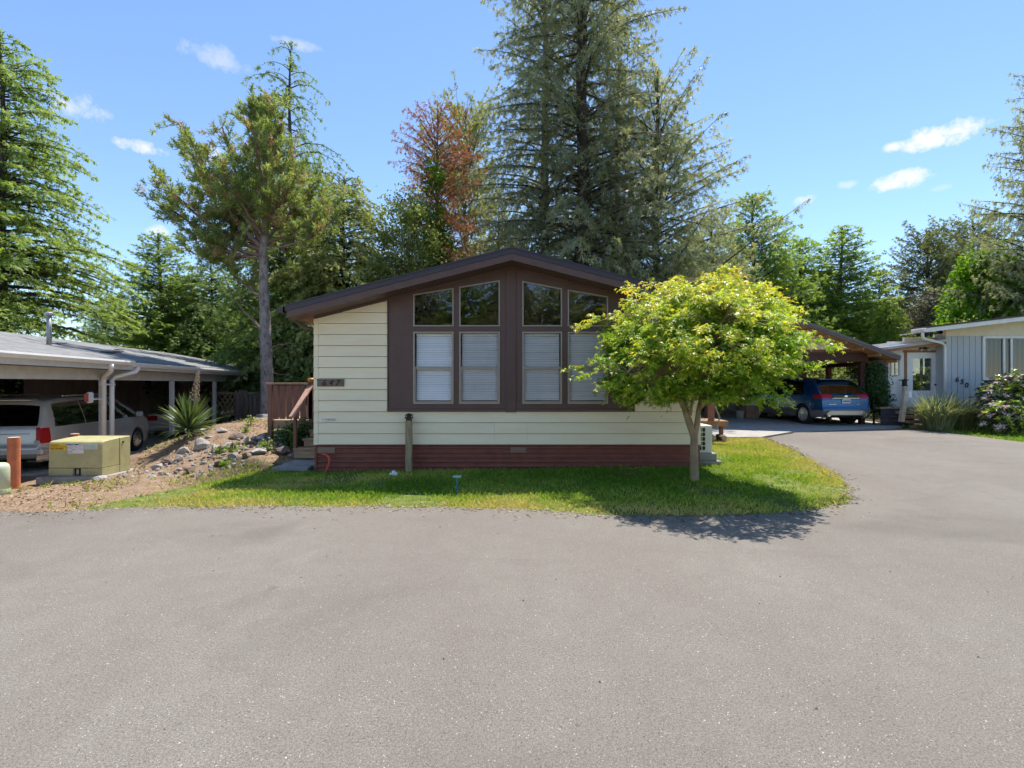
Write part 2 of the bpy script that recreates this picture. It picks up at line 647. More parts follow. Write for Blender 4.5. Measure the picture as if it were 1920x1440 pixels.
for sc_, thr, pk, cc, am in ((60, .20, .60, (.50, .46, .41), .8), (48, .22, .60, (.055, .05, .045), .7), (16, .07, .56, (.60, .55, .48), .8), (13, .05, .6, (.03, .025, .02), .8)):
    vo = nn(nt, 'ShaderNodeTexVoronoi')
    vo.inputs['Scale'].default_value = sc_
    nt.links.new(v, vo.inputs['Vector'])
    pick = nmath(nt, 'GREATER_THAN', noise(nt, v, sc_ * .45, 2), pk)
    c = mixc(nt, nmath(nt, 'MULTIPLY', nmath(nt, 'MULTIPLY', nmath(nt, 'LESS_THAN', vo.outputs['Distance'], thr), pick), am), c, cc)
# worn, darker wheel paths and old stains with their own outlines
st = ramp(nt, noise(nt, mapping(nt, (.35, .8, 1)), .75, 6, .62, .8), [(.54, (0, 0, 0)), (.68, (1, 1, 1))])
c = mixc(nt, nmath(nt, 'MULTIPLY', st, .42), c, (.105, .092, .080))
drip = ramp(nt, noise(nt, v, 2.3, 3, .5), [(.70, (0, 0, 0)), (.76, (1, 1, 1))])
c = mixc(nt, nmath(nt, 'MULTIPLY', drip, .35), c, (.07, .06, .055))
nt.links.new(c, b.inputs['Base Color'])
bp = nn(nt, 'ShaderNodeBump')
bp.inputs['Distance'].default_value = .004
bp.inputs['Strength'].default_value = .8
nt.links.new(noise(nt, v, 150, 4, .7), bp.inputs['Height'])
nt.links.new(bp.outputs[0], b.inputs['Normal'])
nt.links.new(b.outputs[0], out.inputs[0])
ASPH = m

edge = [(-60, 5.6), (-30, 5.75), (-12, 5.85), (-8, 5.9), (-6.35, 5.95), (-4.55, 6.2), (-2.78, 6.26), (-1.2, 6.22), (0, 6.13), (.91, 5.88), (2.19, 5.81), (3.6, 6.0), (4.05, 6.18), (4.37, 6.4), (4.7, 6.68),
        (4.93, 7.02), (5.25, 7.6), (5.65, 8.47), (6.1, 9.7), (6.65, 11.08), (7.1, 12.6), (7.45, 14.1), (9.05, 15.3), (11.3, 15.9), (13.5, 16.4), (14.0, 15.6), (13.9, 14.2), (14.0, 12.8), (14.7, 10.6), (17, 8.3), (24, 7.3), (60, 7)]
dense = []
for (x0, y0), (x1, y1) in zip(edge[:-1], edge[1:]):
    n = max(1, int(math.hypot(x1 - x0, y1 - y0) / .12)) if x0 > -13 and x1 < 20 else 4
    for k in range(n):
        t = k / n
        dense.append((x0 + (x1 - x0) * t, y0 + (y1 - y0) * t))
dense.append(edge[-1])
da = np.array(dense)
da[:, 1] += (vnoise(da[:, 0], da[:, 1], 2.2, 1) - .5) * .15 + (vnoise(da[:, 0], da[:, 1], 9, 2) - .5) * .07
da[:, 0] += (vnoise(da[:, 0], da[:, 1], 2.2, 5) - .5) * .07 * (da[:, 0] > 4)
zz = gz(da[:, 0], da[:, 1]) * (da[:, 1] > 13) + .012
top = [(p[0], p[1], z) for p, z in zip(da, zz)]
# strips towards a straight back edge so that the sheet stays clean
V = top + [(p[0], -1.5 if i not in (0,) else -1.5, .012) for i, p in enumerate(top)]
n = len(top)
bm = bmesh.new()
vs_ = [bm.verts.new(p) for p in top]
vb = [bm.verts.new(p) for p in [(60, -6, .012), (-60, -6, .012)]]
f = bm.faces.new(vs_ + vb)
bmesh.ops.triangulate(bm, faces=[f], ngon_method='EAR_CLIP')
bmesh.ops.recalc_face_normals(bm, faces=bm.faces)
me = bpy.data.meshes.new("road")
bm.to_mesh(me)
bm.free()
if me.polygons[0].normal.z < 0:
    me.flip_normals()
tag(link("road", me, ASPH), kind='structure')

# ---- concrete driveway and left carport slab, walk slabs
CONC = mat("concrete", (.36, .335, .30), .9, .16, 3, .004, 90, rnd=0, dirt=((.27, .25, .22), 2.2, .58))
CONC_D = mat("concrete_weathered", (.30, .28, .26), .9, .2, 4, .005, 70, rnd=.05, dirt=((.16, .15, .13), 3, .55))


def slab(name, poly, m, thick=.08, dz=.02):
    bm = bmesh.new()
    vs = [bm.verts.new((x, y, gz1(x, y) + dz)) for x, y in poly]
    f = bm.faces.new(vs)
    bmesh.ops.triangulate(bm, faces=[f])
    r = bmesh.ops.extrude_face_region(bm, geom=bm.faces[:])
    for q in r['geom']:
        if isinstance(q, bmesh.types.BMVert):
            q.co.z -= thick
    bmesh.ops.recalc_face_normals(bm, faces=bm.faces)
    me = bpy.data.meshes.new(name)
    bm.to_mesh(me)
    bm.free()
    return tag(link(name, me, m), kind='structure')


slab("driveway", [(4.4, 13.75), (5.2, 13.98), (7.4, 14.25), (9.0, 15.42), (11.3, 16.02), (13.4, 16.5), (14.0, 17.4), (14.1, 19), (13.9, 26), (5.0, 26), (4.4, 19), (4.2, 16)], CONC, .1, .03)
slab("carport_slab", [(-9.95, 10.9), (-10.55, 13), (-11.1, 15.5), (-12.3, 22), (-12.9, 25), (-22, 24), (-22, 10.2), (-11.2, 9.9)], CONC, .1, .035)
w = thing("walk_slabs", "grey concrete stepping slabs in the grass before the wooden steps", "paving slab", (-4.3, 9.4, 0))
box("slab", -4.46, -3.80, 9.28, 9.82, -.02, .05, CONC_D, w, .008)
box("slab", -4.5, -3.84, 9.02, 9.25, -.04, .035, CONC_D, w, .008)


# ---- grass
def blades(name, poly, n, hmin, hmax, wid, matl, seed, label, tone=None, keep=None):
    rng = np.random.default_rng(seed)
    P = np.array(poly)
    lo, hi = P.min(0), P.max(0)
    x = rng.uniform(lo[0], hi[0], n * 3)
    y = rng.uniform(lo[1], hi[1], n * 3)
    k = inside(poly, x, y)
    if keep is not None:
        k &= rng.random(len(x)) < keep(x, y)
    x, y = x[k][:n], y[k][:n]
    n = len(x)
    z = gz(x, y)
    a = rng.uniform(0, 2 * math.pi, n)
    lush = vnoise(x, y, 1.3, seed) * .6 + vnoise(x, y, 5, seed + 1) * .4
    h = (hmin + (hmax - hmin) * rng.random(n) ** 1.6) * (.6 + .8 * lush)
    lean = rng.uniform(.2, 1.1, n) * h
    b = rng.uniform(0, 2 * math.pi, n)
    wx, wy = np.cos(a) * wid, np.sin(a) * wid
    tx, ty = np.cos(b) * lean, np.sin(b) * lean
    V = np.empty((n, 4, 3))
    V[:, 0] = np.c_[x - wx, y - wy, z - .01]
    V[:, 1] = np.c_[x + wx, y + wy, z - .01]
    V[:, 2] = np.c_[x + wx * .7 + tx * .4, y + wy * .7 + ty * .4, z + h * .65]
    V[:, 3] = np.c_[x + tx, y + ty, z + h]
    sh = .17 + .5 * rng.random(n) + (tone(x, y) if tone is not None else 0)
    me = arrays(name, V.reshape(-1, 3), np.arange(4 * n).reshape(n, 4), sh)
    return tag(link(name, me, matl), label, 'grass', kind='stuff')


GRASS = leaf_mat("grass_blades", (.060, .150, .010), (.46, .40, .12), .35, .5, .3, (1.2, 1.25, .5), stops=[(0, (.10, .20, .016)), (.38, (.21, .36, .035)), (.62, (.42, .50, .08)), (1, (.66, .54, .22))])


def lawn_tone(x, y):
    d = edge_dist(edge[4:22], x, y)
    dry = (1 - sstep(.0, .75, d)) * .42 + (vnoise(x, y, 1.7, 8) - .5) * .35 + (vnoise(x, y, .6, 4) - .5) * .25
    dry += .25 * sstep(-3.8, -5.3, x) + .2 * sstep(3.5, 6, x) + .55 * np.clip(vnoise(x, y, 1.1, 44) - .55, 0, 1) + .3 * np.clip(vnoise(x, y, 3.1, 45) - .6, 0, 1)
    return dry - .22 * sstep(6.9, 8.2, y) * (np.abs(x) < 3.8) + .05


blades("lawn_grass", LAWN, 130000, .014, .06, .0045, GRASS, 3, "patchy green and straw lawn in front of the cream house", lawn_tone,
       lambda x, y: np.clip(.25 + 1.1 * (vnoise(x, y, 1.9, 8) * .5 + vnoise(x, y, 6, 2) * .5), 0, 1) * np.where(x < -4.3, .75, 1) * (1 - .85 * sstep(.66, .78, vnoise(x, y, 1.4, 88))))
blades("verge_grass", RLAWN, 45000, .03, .09, .009, GRASS, 5, "grass verge below the shrubs at the grey house",
       lambda x, y: (vnoise(x, y, 1.2, 8) - .5) * .5 + .2 * (1 - sstep(0, .6, edge_dist(edge[24:], x, y))))
DIRTG = [(-11, 6.0), (-5.4, 6.15), (-4.8, 7.7), (-4.5, 9.4), (-4.6, 10.5), (-6, 14), (-8.5, 15), (-8.6, 11), (-7.6, 8), (-9.8, 7.2)]
blades("bank_weeds", DIRTG, 3600, .02, .10, .006, GRASS, 9, "sparse weeds and thin grass on the dirt bank", lambda x, y: .2,
       lambda x, y: np.clip((vnoise(x, y, 1.6, 21) - .52) * 3, 0, 1) * .9 + .06 + .5 * (1 - sstep(.1, .8, edge_dist(LAWN[:4], x, y))))

# grit, dry clippings and soil crumbs washed onto the asphalt along the lawn edge
rng = np.random.default_rng(55)
ea = np.array([p for p in da if -9 < p[0] < 8.5 and p[1] < 14.2])
k = rng.integers(0, len(ea), 5200)
off = rng.exponential(.11, 5200) * rng.choice([-1, 1], 5200, p=[.7, .3])
x = ea[k, 0] + rng.normal(0, .08, 5200) - off * np.where(ea[k, 0] > 4.3, -.8, 0)
y = ea[k, 1] + rng.normal(0, .03, 5200) + off * np.where(ea[k, 0] > 4.3, .3, 1)
keep = rng.random(5200) < .25 + .9 * vnoise(x, y, 1.6, 71)
x, y = x[keep], y[keep]
n = len(x)
z = np.where(y > 13, gz(x, y), 0) + .014
a = rng.uniform(0, 6.28, n)
L_ = rng.uniform(.008, .035, n)
W_ = rng.uniform(.004, .012, n)
dx, dy = np.cos(a), np.sin(a)
V = np.stack([np.c_[x - dx * L_, y - dy * L_, z], np.c_[x - dy * W_, y + dx * W_, z + .006], np.c_[x + dx * L_, y + dy * L_, z], np.c_[x + dy * W_, y - dx * W_, z + .004]], 1)
tag(link("edge_grit", arrays("edge_grit", V.reshape(-1, 3), np.arange(4 * n).reshape(n, 4), rng.random(n)), leaf_mat("grit_and_clippings", (.10, .07, .045), (.55, .45, .28), .05, .9, .1)), "grit and dry clippings along the lawn edge on the asphalt", "grit", kind='stuff')
# loose pebbles lying about on the asphalt
n = 260
x, y = rng.uniform(-9, 12, n), rng.uniform(1.9, 5.7, n)
P = []
for i in range(n):
    r_ = rng.uniform(.004, .011)
    a = rng.uniform(0, 6.28)
    q = [(x[i] + r_ * math.cos(a + t) * rng.uniform(.7, 1.2), y[i] + r_ * math.sin(a + t) * rng.uniform(.7, 1.2), .0125) for t in (0, 2.1, 4.2)]
    top_ = (x[i], y[i], .0125 + r_ * .8)
    P += [q[0], q[1], top_, q[1], q[2], top_, q[2], q[0], top_]
tag(link("road_pebbles", arrays("road_pebbles", np.array(P), np.arange(len(P)).reshape(-1, 3), np.repeat(rng.random(n), 3)), leaf_mat("road_pebble", (.05, .045, .04), (.6, .55, .48), .02, .9, .1)), "tiny loose pebbles scattered over the asphalt", "pebbles", kind='stuff')

# ------------------------------------------------------------------ the cream house, number 647
SID = mat("cream_siding", (.96, .81, .575), .62, .05, 5, .0022, 55, (.25, 1, 1.6), rnd=.025, dirt=((.89, .74, .51), 1.6, .6))
BRN = mat("brown_trim_paint", (.118, .068, .057), .5, .1, 4, .0012, 120, rnd=.03, spec=.45)
RMET = mat("dark_roof_metal", (.062, .052, .062), .42, .08, 3, rnd=.03, metallic=.2)
SKRT = mat("maroon_skirting_metal", (.23, .075, .054), .48, .16, 5, .001, 60, rnd=.05, dirt=((.22, .09, .065), 3.5, .6))
VENT = mat("tan_vent_metal", (.28, .17, .13), .5, .12, 8)
ALU = mat("tan_window_aluminium", (.36, .31, .26), .4, .06, 6, metallic=.3, rnd=.02)
SLAT = mat("white_blind", (.92, .92, .92), .5, .03, 6, rnd=.02)
DARKROOM = mat("interior_plaster", (.20, .19, .17), .9, .05, 3)
SOFF = mat("red_brown_soffit_wood", (.30, .12, .06), .6, .25, 5, .002, 40, (6, .4, 6))
GLASS = glass_mat("window_glass", (.86, .90, .90), 1.55, 1.6, .06)
GLASSB = glass_mat("blind_window_glass", (.97, .98, .99), 1.45, .8, .0)

house = thing("house", "cream lap-sided house with brown window gable, number 647", "house", (0, 9, 0))
RZ, SL, XL, XR, YF = 4.02, .2556, -3.70, 3.52, 9.0


def rake(x):
    return RZ - SL * abs(x)


def chev(x0, x1, a, b, mb, y0, y1):
    """band following the roof slope between x0 and x1 (same side), offsets a above b below the roof top"""
    mb.prism([(x0, rake(x0) - b), (x1, rake(x1) - b), (x1, rake(x1) - a), (x0, rake(x0) - a)], y0, y1)
    return mb


# siding boards
H = .206
def board(x0, x1, z0, z1, yb=9.03):
    poly = [(x0, z0), (x1, z0), (x1, z1), (x0, z1)]
    poly = clip(poly, -SL, 1, RZ - .225)
    poly = clip(poly, SL, 1, RZ - .225)
    if len(poly) < 3:
        return None
    return MB().prism(poly, lambda p: 9.0 - .004 - .020 * max(0, (z0 + H - p[1]) / H), yb)


z = .47
i = 0
while z < 3.2:
    spans = []
    zt = z + H - .008  # slot above each board, lets the dark plate draw a lap shadow line
    if z < 1.0:
        cuts = [XL + .075, -.33, .28, XR - .075] if i < 2 else [XL + .075, .9, XR - .075]
        spans = list(zip(cuts[:-1], cuts[1:]))
    else:
        spans = [(XL + .075, -2.335), (2.295, XR - .075)]
    for x0, x1 in spans:
        mb = board(x0 + .0012, x1 - .0012, z, min(zt, 1.083) if (z < 1.09 and x0 < 2 and x1 > -2 and zt > 1.083 and z >= 1.0) else zt)
        if mb:
            mb.build("siding_board", SID, house)
    for x0, x1 in ((XL - .012, XL + .073), (XR - .073, XR + .012)):
        poly = clip(clip([(x0, z - .004), (x1, z - .004), (x1, zt), (x0, zt)], -SL, 1, RZ - .225), SL, 1, RZ - .225)
        if len(poly) > 2:
            MB().prism(poly, lambda p, z=z: 9.0 - .008 - .020 * max(0, (z + H - p[1]) / H), 9.03).build("corner_cap", SID, house)
    z += H
    i += 1
# the strip of siding between the third course and the panel ledge
MB().prism([(-2.335, 1.0885 - .0), (2.295, 1.0885), (2.295, 1.10), (-2.335, 1.10)], 8.997, 9.03).build("siding_strip", SID, house)
# walls behind
LAP_SHADOW = mat("lap_shadow_dark", (.10, .085, .06), .9)  # dark colour seen through the siding slots, stands in for shadow under the laps
MB().prism([(XL + .02, .44), (-2.3, .44), (-2.3, rake(2.3) - .23), (XL + .02, rake(XL) - .23)], 9.0315, 9.05).build("lap_shadow_plate", LAP_SHADOW, house)
MB().prism([(2.26, .44), (XR - .02, .44), (XR - .02, rake(XR) - .23), (2.26, rake(2.26) - .23)], 9.0315, 9.05).build("lap_shadow_plate", LAP_SHADOW, house)
box("lap_shadow_plate", -2.298, 2.258, 9.0315, 9.05, .44, 1.10, LAP_SHADOW, house)
box("wall", XL + .005, XL + .06, 9.031, 23.5, .42, rake(XL) - .23, SID, house)
box("wall", XR - .06, XR - .005, 9.031, 23.5, .42, rake(XR) - .1, SID, house)
MB().prism([(XL + .06, .4), (XR - .06, .4), (XR - .06, rake(XR) - .24), (0, RZ - .24), (XL + .06, rake(XL) - .24)], 23.4, 23.48).build("wall", SID, house)
MB().prism([(XL + .07, .4), (XR - .07, .4), (XR - .07, rake(XR) - .25), (0, RZ - .25), (XL + .07, rake(XL) - .25)], 13.4, 13.48).build("inner_wall", DARKROOM, house)
box("floor_deck", XL + .07, XR - .07, 9.04, 23.3, .40, .47, DARKROOM, house)
chev(XL + .07, -.001, .24, .26, MB(), 9.05, 13.3).build("ceiling_panel", DARKROOM, house)
chev(.001, XR - .07, .24, .26, MB(), 9.05, 13.3).build("ceiling_panel", DARKROOM, house)

# brown panel around the windows, built from its boards
WX = [(-1.85, -1.09), (-.99, -.225), (.19, .94), (1.04, 1.80)]
UT = [(3.28, 3.40), (3.42, 3.545), (3.53, 3.39), (3.37, 3.24)]
ZB, LB, LT, UB = 1.103, 1.225, 2.58, 2.675


def panel_piece(x0, x1, zlo, zhi=None):
    a = [(x0, zlo), (x1, zlo)]
    if zhi is not None:
        poly = a + [(x1, zhi[1]), (x0, zhi[0])]
    else:
        poly = a + [(x1, 4.2), (x0, 4.2)]
        poly = clip(clip(poly, -SL, 1, RZ - .262), SL, 1, RZ - .262)
    MB().prism(poly, 8.984, 9.03).build("panel_board", BRN, house)


for x0, x1 in ((-2.31, -1.85), (-1.09, -.99), (-.225, .19), (.94, 1.04), (1.80, 2.27)):
    panel_piece(x0, x1, ZB)
for (x0, x1), (a, c) in zip(WX, UT):
    panel_piece(x0, x1, ZB, (LB, LB))
    panel_piece(x0, x1, LT, (UB, UB))
    MB().prism(clip(clip([(x0, a), (x1, c), (x1, 4.2), (x0, 4.2)], -SL, 1, RZ - .262), SL, 1, RZ - .262), 8.984, 9.03).build("panel_board", BRN, house)
MB().prism([(-.115, 1.072), (.075, 1.072), (.075, rake(.075) - .262), (0, RZ - .262), (-.115, rake(-.115) - .262)], 8.966, 8.982).build("centre_batten", BRN, house, bevel=.003)
box("ledge_trim", -2.335, -.118, 8.952, 8.995, 1.086, 1.140, BRN, house, .004)
box("ledge_trim", .078, 2.295, 8.952, 8.995, 1.086, 1.140, BRN, house, .004)
box("edge_trim", -2.334, -2.312, 8.968, 9.02, 1.142, rake(2.33) - .262, BRN, house, .002)
box("edge_trim", 2.272, 2.294, 8.968, 9.02, 1.142, rake(2.33) - .262, BRN, house, .002)
for s in (-1, 1):
    xs = sorted((s * .001, s * 3.70 if s < 0 else s * 3.52))
    chev(xs[0], xs[1], .218, .246, MB(), 8.955, 9.02).build("frieze_board", BRN, house)
    chev(xs[0], xs[1], .246, .262, MB(), 8.972, 9.02).build("frieze_board", BRN, house)


def ring(poly, w, y0, y1):
    c = np.mean(poly, axis=0)
    n = len(poly)
    inner = []
    for k in range(n):
        p0, p1, p2 = (np.array(poly[(k + d) % n]) for d in (-1, 0, 1))
        e1, e2 = (p1 - p0) / np.linalg.norm(p1 - p0), (p2 - p1) / np.linalg.norm(p2 - p1)
        n1, n2 = np.array((-e1[1], e1[0])), np.array((-e2[1], e2[0]))
        bis = (n1 + n2) / (1 + n1 @ n2)
        inner.append(tuple(p1 + bis * w))
    mb = MB()
    v = [(p[0], y, p[1]) for y in (y0, y1) for q in (poly, inner) for p in q]
    f = []
    for k in range(n):
        j = (k + 1) % n
        f += [(k, j, n + j, n + k), (n + k, n + j, 3 * n + j, 3 * n + k), (2 * n + k, 3 * n + k, 3 * n + j, 2 * n + j), (k, 2 * n + k, 2 * n + j, j)]
    mb.add(v, f)
    return mb, inner


def window(parent, poly, w, y0, gy, y1, fm, gm, name="window"):
    mb, inner = ring(poly, w, y0, y1)
    o = mb.build(name, fm, parent)
    g = MB()
    g.add([(p[0], gy, p[1]) for p in inner], [tuple(range(len(inner)))])
    link("pane", g.mesh("pane"), gm, o)
    return o, inner


def slat_mesh(x0, x1, z0, z1, yc, pitch=.0335, wid=.033, tilt=66, seed=0):
    rr = random.Random(seed)
    mb = MB()
    z = z1 - .03
    mb.box(x0, x1, yc - .015, yc + .02, z1 - .025, z1)
    while z > z0 + .02:
        t = R(tilt + rr.uniform(-5, 5))
        dy, dz = math.cos(t) * wid / 2, math.sin(t) * wid / 2
        sag = rr.uniform(-.0015, .0015)
        v = [(x0, yc - dy, z - dz), (x1, yc - dy, z - dz + sag), (x1, yc, z + .002 + sag), (x0, yc, z + .002), (x1, yc + dy, z + dz + sag), (x0, yc + dy, z + dz)]
        mb.add(v, [(0, 1, 2, 3), (3, 2, 4, 5)])
        z -= pitch
    mb.box(x0, x1, yc - .012, yc + .012, z0, z0 + .014)
    return pydata("blind", mb.v, mb.f)


for k, ((x0, x1), (a, c)) in enumerate(zip(WX, UT)):
    e = .002
    window(house, [(x0 + e, UB + e), (x1 - e, UB + e), (x1 - e, c - e), (x0 + e, a - e)], .024, 8.972, 8.998, 9.025, ALU, GLASS)
    o, inner = window(house, [(x0 + e, LB + e), (x1 - e, LB + e), (x1 - e, LT - e), (x0 + e, LT - e)], .028, 8.968, 9.002, 9.03, ALU, GLASSB)
    MB().box(x0 + .031, x1 - .031, 8.978, 9.024, 1.885, 1.925).build("sash_rail", ALU, o)
    MB().box(x0 + .031, x0 + .048, 8.976, 9.0, LB + .031, 1.883).box(x1 - .048, x1 - .031, 8.976, 9.0, LB + .031, 1.883).box(x0 + .049, x1 - .049, 8.976, 9.0, LB + .031, LB + .05).build("sash", ALU, o)
    bx0 = x0 + (.05 if k in (0, 1) else .034)
    link("blind", slat_mesh(bx0, x1 - (.05 if k == 2 else .034), LB + .035, LT - .035, 9.055, seed=k), SLAT, o)

# roof
roof = chev(-4.03, -.001, 0, .1, MB(), 8.5, 23.9).build("roof", RMET, house)
chev(.001, 4.03, 0, .1, MB(), 8.5, 23.9).build("roof_slope", RMET, roof)
for s in (-1, 1):
    a, c = (-4.0, -.001) if s < 0 else (.001, 4.0)
    chev(a, c, .101, .222, MB(), 8.512, 8.55).build("fascia", BRN, roof)
    chev(a, c, .20, .216, MB(), 8.552, 8.953).build("soffit", BRN, roof)
    chev(a, c, -.012, .012, MB(), 8.488, 8.499).build("drip_edge", RMET, roof)
chev(-4.0, -3.715, .18, .195, MB(), 8.96, 23.5).build("eave_soffit", SOFF, roof)
chev(3.535, 4.0, .18, .195, MB(), 8.96, 23.5).build("eave_soffit", SOFF, roof)
gut = MB()
for sgn in (-1,):
    prof = [(-4.035, 2.965), (-4.125, 2.965), (-4.13, 2.93), (-4.10, 2.87), (-4.045, 2.865)]
    v = [(p[0], y, p[1]) for y in (8.46, 23.9) for p in prof]
    n = len(prof)
    gut.add(v, [(k, k + 1, n + k + 1, n + k) for k in range(n - 1)] + [tuple(range(n)), tuple(range(n, 2 * n))])
gut.build("gutter", RMET, roof)
MB().tube([(-4.08, 9.0, 2.87), (-4.08, 9.0, 2.80), (-4.02, 9.08, 2.73), (-3.80, 9.14, 2.64), (-3.745, 9.15, 2.60), (-3.745, 9.15, .5)], .028, 8).build("downspout", BRN, house, smooth=True)

# skirting: ribbed metal sheets
prof = [(.468, 0)]
zz = .44
while zz > -.1:
    prof += [(zz, 0), (zz - .020, .024), (zz - .044, .024), (zz - .060, 0)]
    zz -= .088
prof.append((-.12, 0))
for x0, x1 in ((XL + .045, -1.45), (-1.448, .9), (.902, XR - .045)):
    v = [(x, 9.028 - d, zz) for x in (x0, x1) for zz, d in prof]
    n = len(prof)
    link("skirting_panel", pydata("skirting_panel", v, [(k, k + 1, n + k + 1, n + k) for k in range(n - 1)]), SKRT, house, True)
for x0 in (XL - .002, XR - .04):
    box("skirting_corner", x0, x0 + .043, 8.993, 9.06, -.12, .468, SKRT, house, .003)
box("skirting_cap", XL, XR, 8.990, 9.03, .452, .4695, SKRT, house)
for x0, x1, z0, z1 in ((-3.65, -3.32, .30, .415), (-.03, .27, .31, .415)):
    vn = box("vent", x0, x1, 8.994, 9.02, z0, z1, VENT, house, .004)
    for q in range(4):
        MB().box(x0 + .02, x1 - .02, 8.990, 8.9945, z0 + .018 + q * .024, z0 + .026 + q * .024).build("louvre", VENT, vn)

# number plaque with its three digits, and the little nameplate lower down
PLQ = mat("weathered_plaque_wood", (.20, .155, .12), .85, .35, 9, .004, 30, (.4, 4, 4), rnd=0)
IRON = mat("dark_iron", (.03, .014, .012), .5, .2, 9)
pl = box("number_plaque", -3.64, -3.14, 8.962, 8.984, 1.555, 1.69, PLQ, house, .004)
for sx, ch in ((-3.515, "6"), (-3.39, "4"), (-3.265, "7")):
    text("digit", ch, .165, IRON, pl, (sx, 8.957, 1.618), ext=.004, shear=.25)
NPL = mat("nameplate_metal", (.62, .62, .60), .35, .3, 20, metallic=.4)
npb = box("nameplate", -3.57, -3.29, 8.975, 8.984, .905, .955, NPL, house, .002)
mb = MB()
rr = random.Random(4)
x = -3.56
while x < -3.31:
    w_ = rr.uniform(.008, .02)
    mb.bar((x, 8.9735, .938 + rr.uniform(-.003, .003)), (x + w_, 8.9735, .946 + rr.uniform(-.01, .004)), .003, .006)
    if x > -3.46:
        mb.bar((x, 8.9735, .915), (x + w_ * .7, 8.9735, .921), .003, .005)
    x += w_ + .007
mb.build("lettering", IRON, npb)
ORG = mat("red_conduit_plastic", (.62, .10, .05), .45, .15, 10)
tag(MB().tube([pt(603, 851, 8.99), pt(612, 853, 8.93), pt(617, 858, 8.9), pt(617.5, 866, 8.88), pt(614, 877, 8.88), pt(609, 888, 8.9), pt(607, 894, 8.9)], .021, 8).build("conduit", ORG, smooth=True),
    "bent orange-red plastic conduit rising from the grass at the maroon skirting", "conduit")

# ---- lawn fixtures
OLDW = mat("weathered_post_wood", (.34, .27, .16), .9, .3, 6, .006, 40, (6, 6, .6))
g = gz1(-1.9, 8.84)
p = thing("garden_post", "weathered square wooden post with a dark lantern cap on the lawn", "post", (-1.9, 8.84, g))
mb = MB().box(-1.955, -1.842, 8.785, 8.895, g - .1, .93)
mb.build("shaft", OLDW, p, bevel=.006)
CAP = mat("dark_red_lantern_metal", (.055, .018, .018), .5, .2, 10)
cp = MB().box(-1.945, -1.853, 8.795, 8.885, .932, .965).box(-1.965, -1.833, 8.775, 8.905, .966, .99)
for sx in (-1.955, -1.853):
    for sy in (8.785, 8.887):
        cp.box(sx, sx + .01, sy, sy + .01, .99, 1.025)
cp.box(-1.93, -1.868, 8.81, 8.87, .99, 1.022)
cp.add([(-1.975, 8.765, 1.025), (-1.823, 8.765, 1.025), (-1.823, 8.915, 1.025), (-1.975, 8.915, 1.025), (-1.9, 8.84, 1.065)], [(0, 1, 4), (1, 2, 4), (2, 3, 4), (3, 0, 4), (3, 2, 1, 0)])
cp.build("lantern_cap", CAP, p)

WPL = mat("white_pvc", (.80, .80, .78), .4, .05, 8)
q = pt(738, 893, 8.45)
g = gz1(q.x, q.y)
mb = MB().tube([(q.x - .07, q.y, g + .035), (q.x + .07, q.y, g + .035)], .028, 8).tube([(q.x, q.y, g), (q.x, q.y - .01, g + .10)], .03, 8).tube([(q.x + .03, q.y - .05, g + .01), (q.x + .04, q.y, g + .07)], .022, 8)
tag(mb.build("pipe_fitting", WPL, smooth=True), "white plastic pipe fitting lying in the grass by the wooden post", "pipe fitting")
BLU = mat("turquoise_valve_paint", (.05, .22, .30), .45, .2, 12)
q = pt(857, 921, 7.2)
g = gz1(q.x, q.y)
mb = MB().tube([(q.x, q.y, g - .03), (q.x, q.y, g + .2)], .011, 8).tube([(q.x, q.y, g), (q.x, q.y, g + .035)], .034, 10)
tag(mb.build("tap_stake", BLU, bevel=0), "short turquoise metal stake with a cross handle in the lawn", "stake")
o_ = bpy.data.objects["tap_stake"]
MB().bar((q.x - .06, q.y, g + .215), (q.x + .06, q.y, g + .215), .045, .028).build("handle", mat("pale_blue_paint", (.25, .45, .55), .45, .15, 12), o_)
q = pt(714, 908, 7.75)
g = gz1(q.x, q.y)
pl = tag(MB().box(q.x - .14, q.x + .14, q.y - .14, q.y + .14, g - .03, g + .018).build("meter_lid", mat("grey_lid_plastic", (.10, .11, .11), .7, .2, 12), bevel=.006), "square dark grey utility lid set in the lawn", "utility lid")
MB().box(q.x - .03, q.x + .03, q.y - .01, q.y + .01, g + .018, g + .022).build("grip", mat("black_grip", (.02, .02, .02), .6), pl)

# ---- deck and steps on the left side of the house
DECK = mat("red_brown_deck_paint", (.20, .095, .070), .6, .25, 5, .004, 60, (4, 4, .5), rnd=.1)
RAIL = mat("pink_brown_rail_wood", (.40, .235, .17), .7, .2, 5, .004, 60, (3, 3, .8), rnd=.08)
DWOOD = mat("raw_deck_timber", (.42, .28, .17), .75, .25, 5, .005, 60, (1, 4, 4), rnd=.1)
deck = thing("deck", "red-brown wooden deck with plank railing and steps beside the house", "deck", (-4.6, 11.5, .2))
DZ = .80
for k in range(9):
    y = 10.74 + k * .145
    box("deck_board", -5.34, -3.76, y, y + .14, DZ - .035, DZ, DWOOD, deck, .003)
box("rim_joist", -5.32, -3.76, 10.69, 10.735, DZ - .20, DZ - .002, DWOOD, deck, .004)
box("rim_joist", -5.36, -5.325, 10.69, 12.1, DZ - .20, DZ - .004, DWOOD, deck, .004)
box("post", -5.42, -5.325, 10.64, 10.735, .15, 1.585, DECK, deck, .004)
box("post", -5.42, -5.325, 11.95, 12.04, .3, 1.6, DECK, deck, .004)
xs = np.linspace(-5.29, -4.60, 6)
for k in range(6):
    x0 = -5.315 + k * .152
    box("railing_board", x0, x0 + .128, 10.66, 10.682, DZ + .02 - (.06 if k == 4 else 0), 1.57 - .01 * (k % 2), DECK, deck, .003)
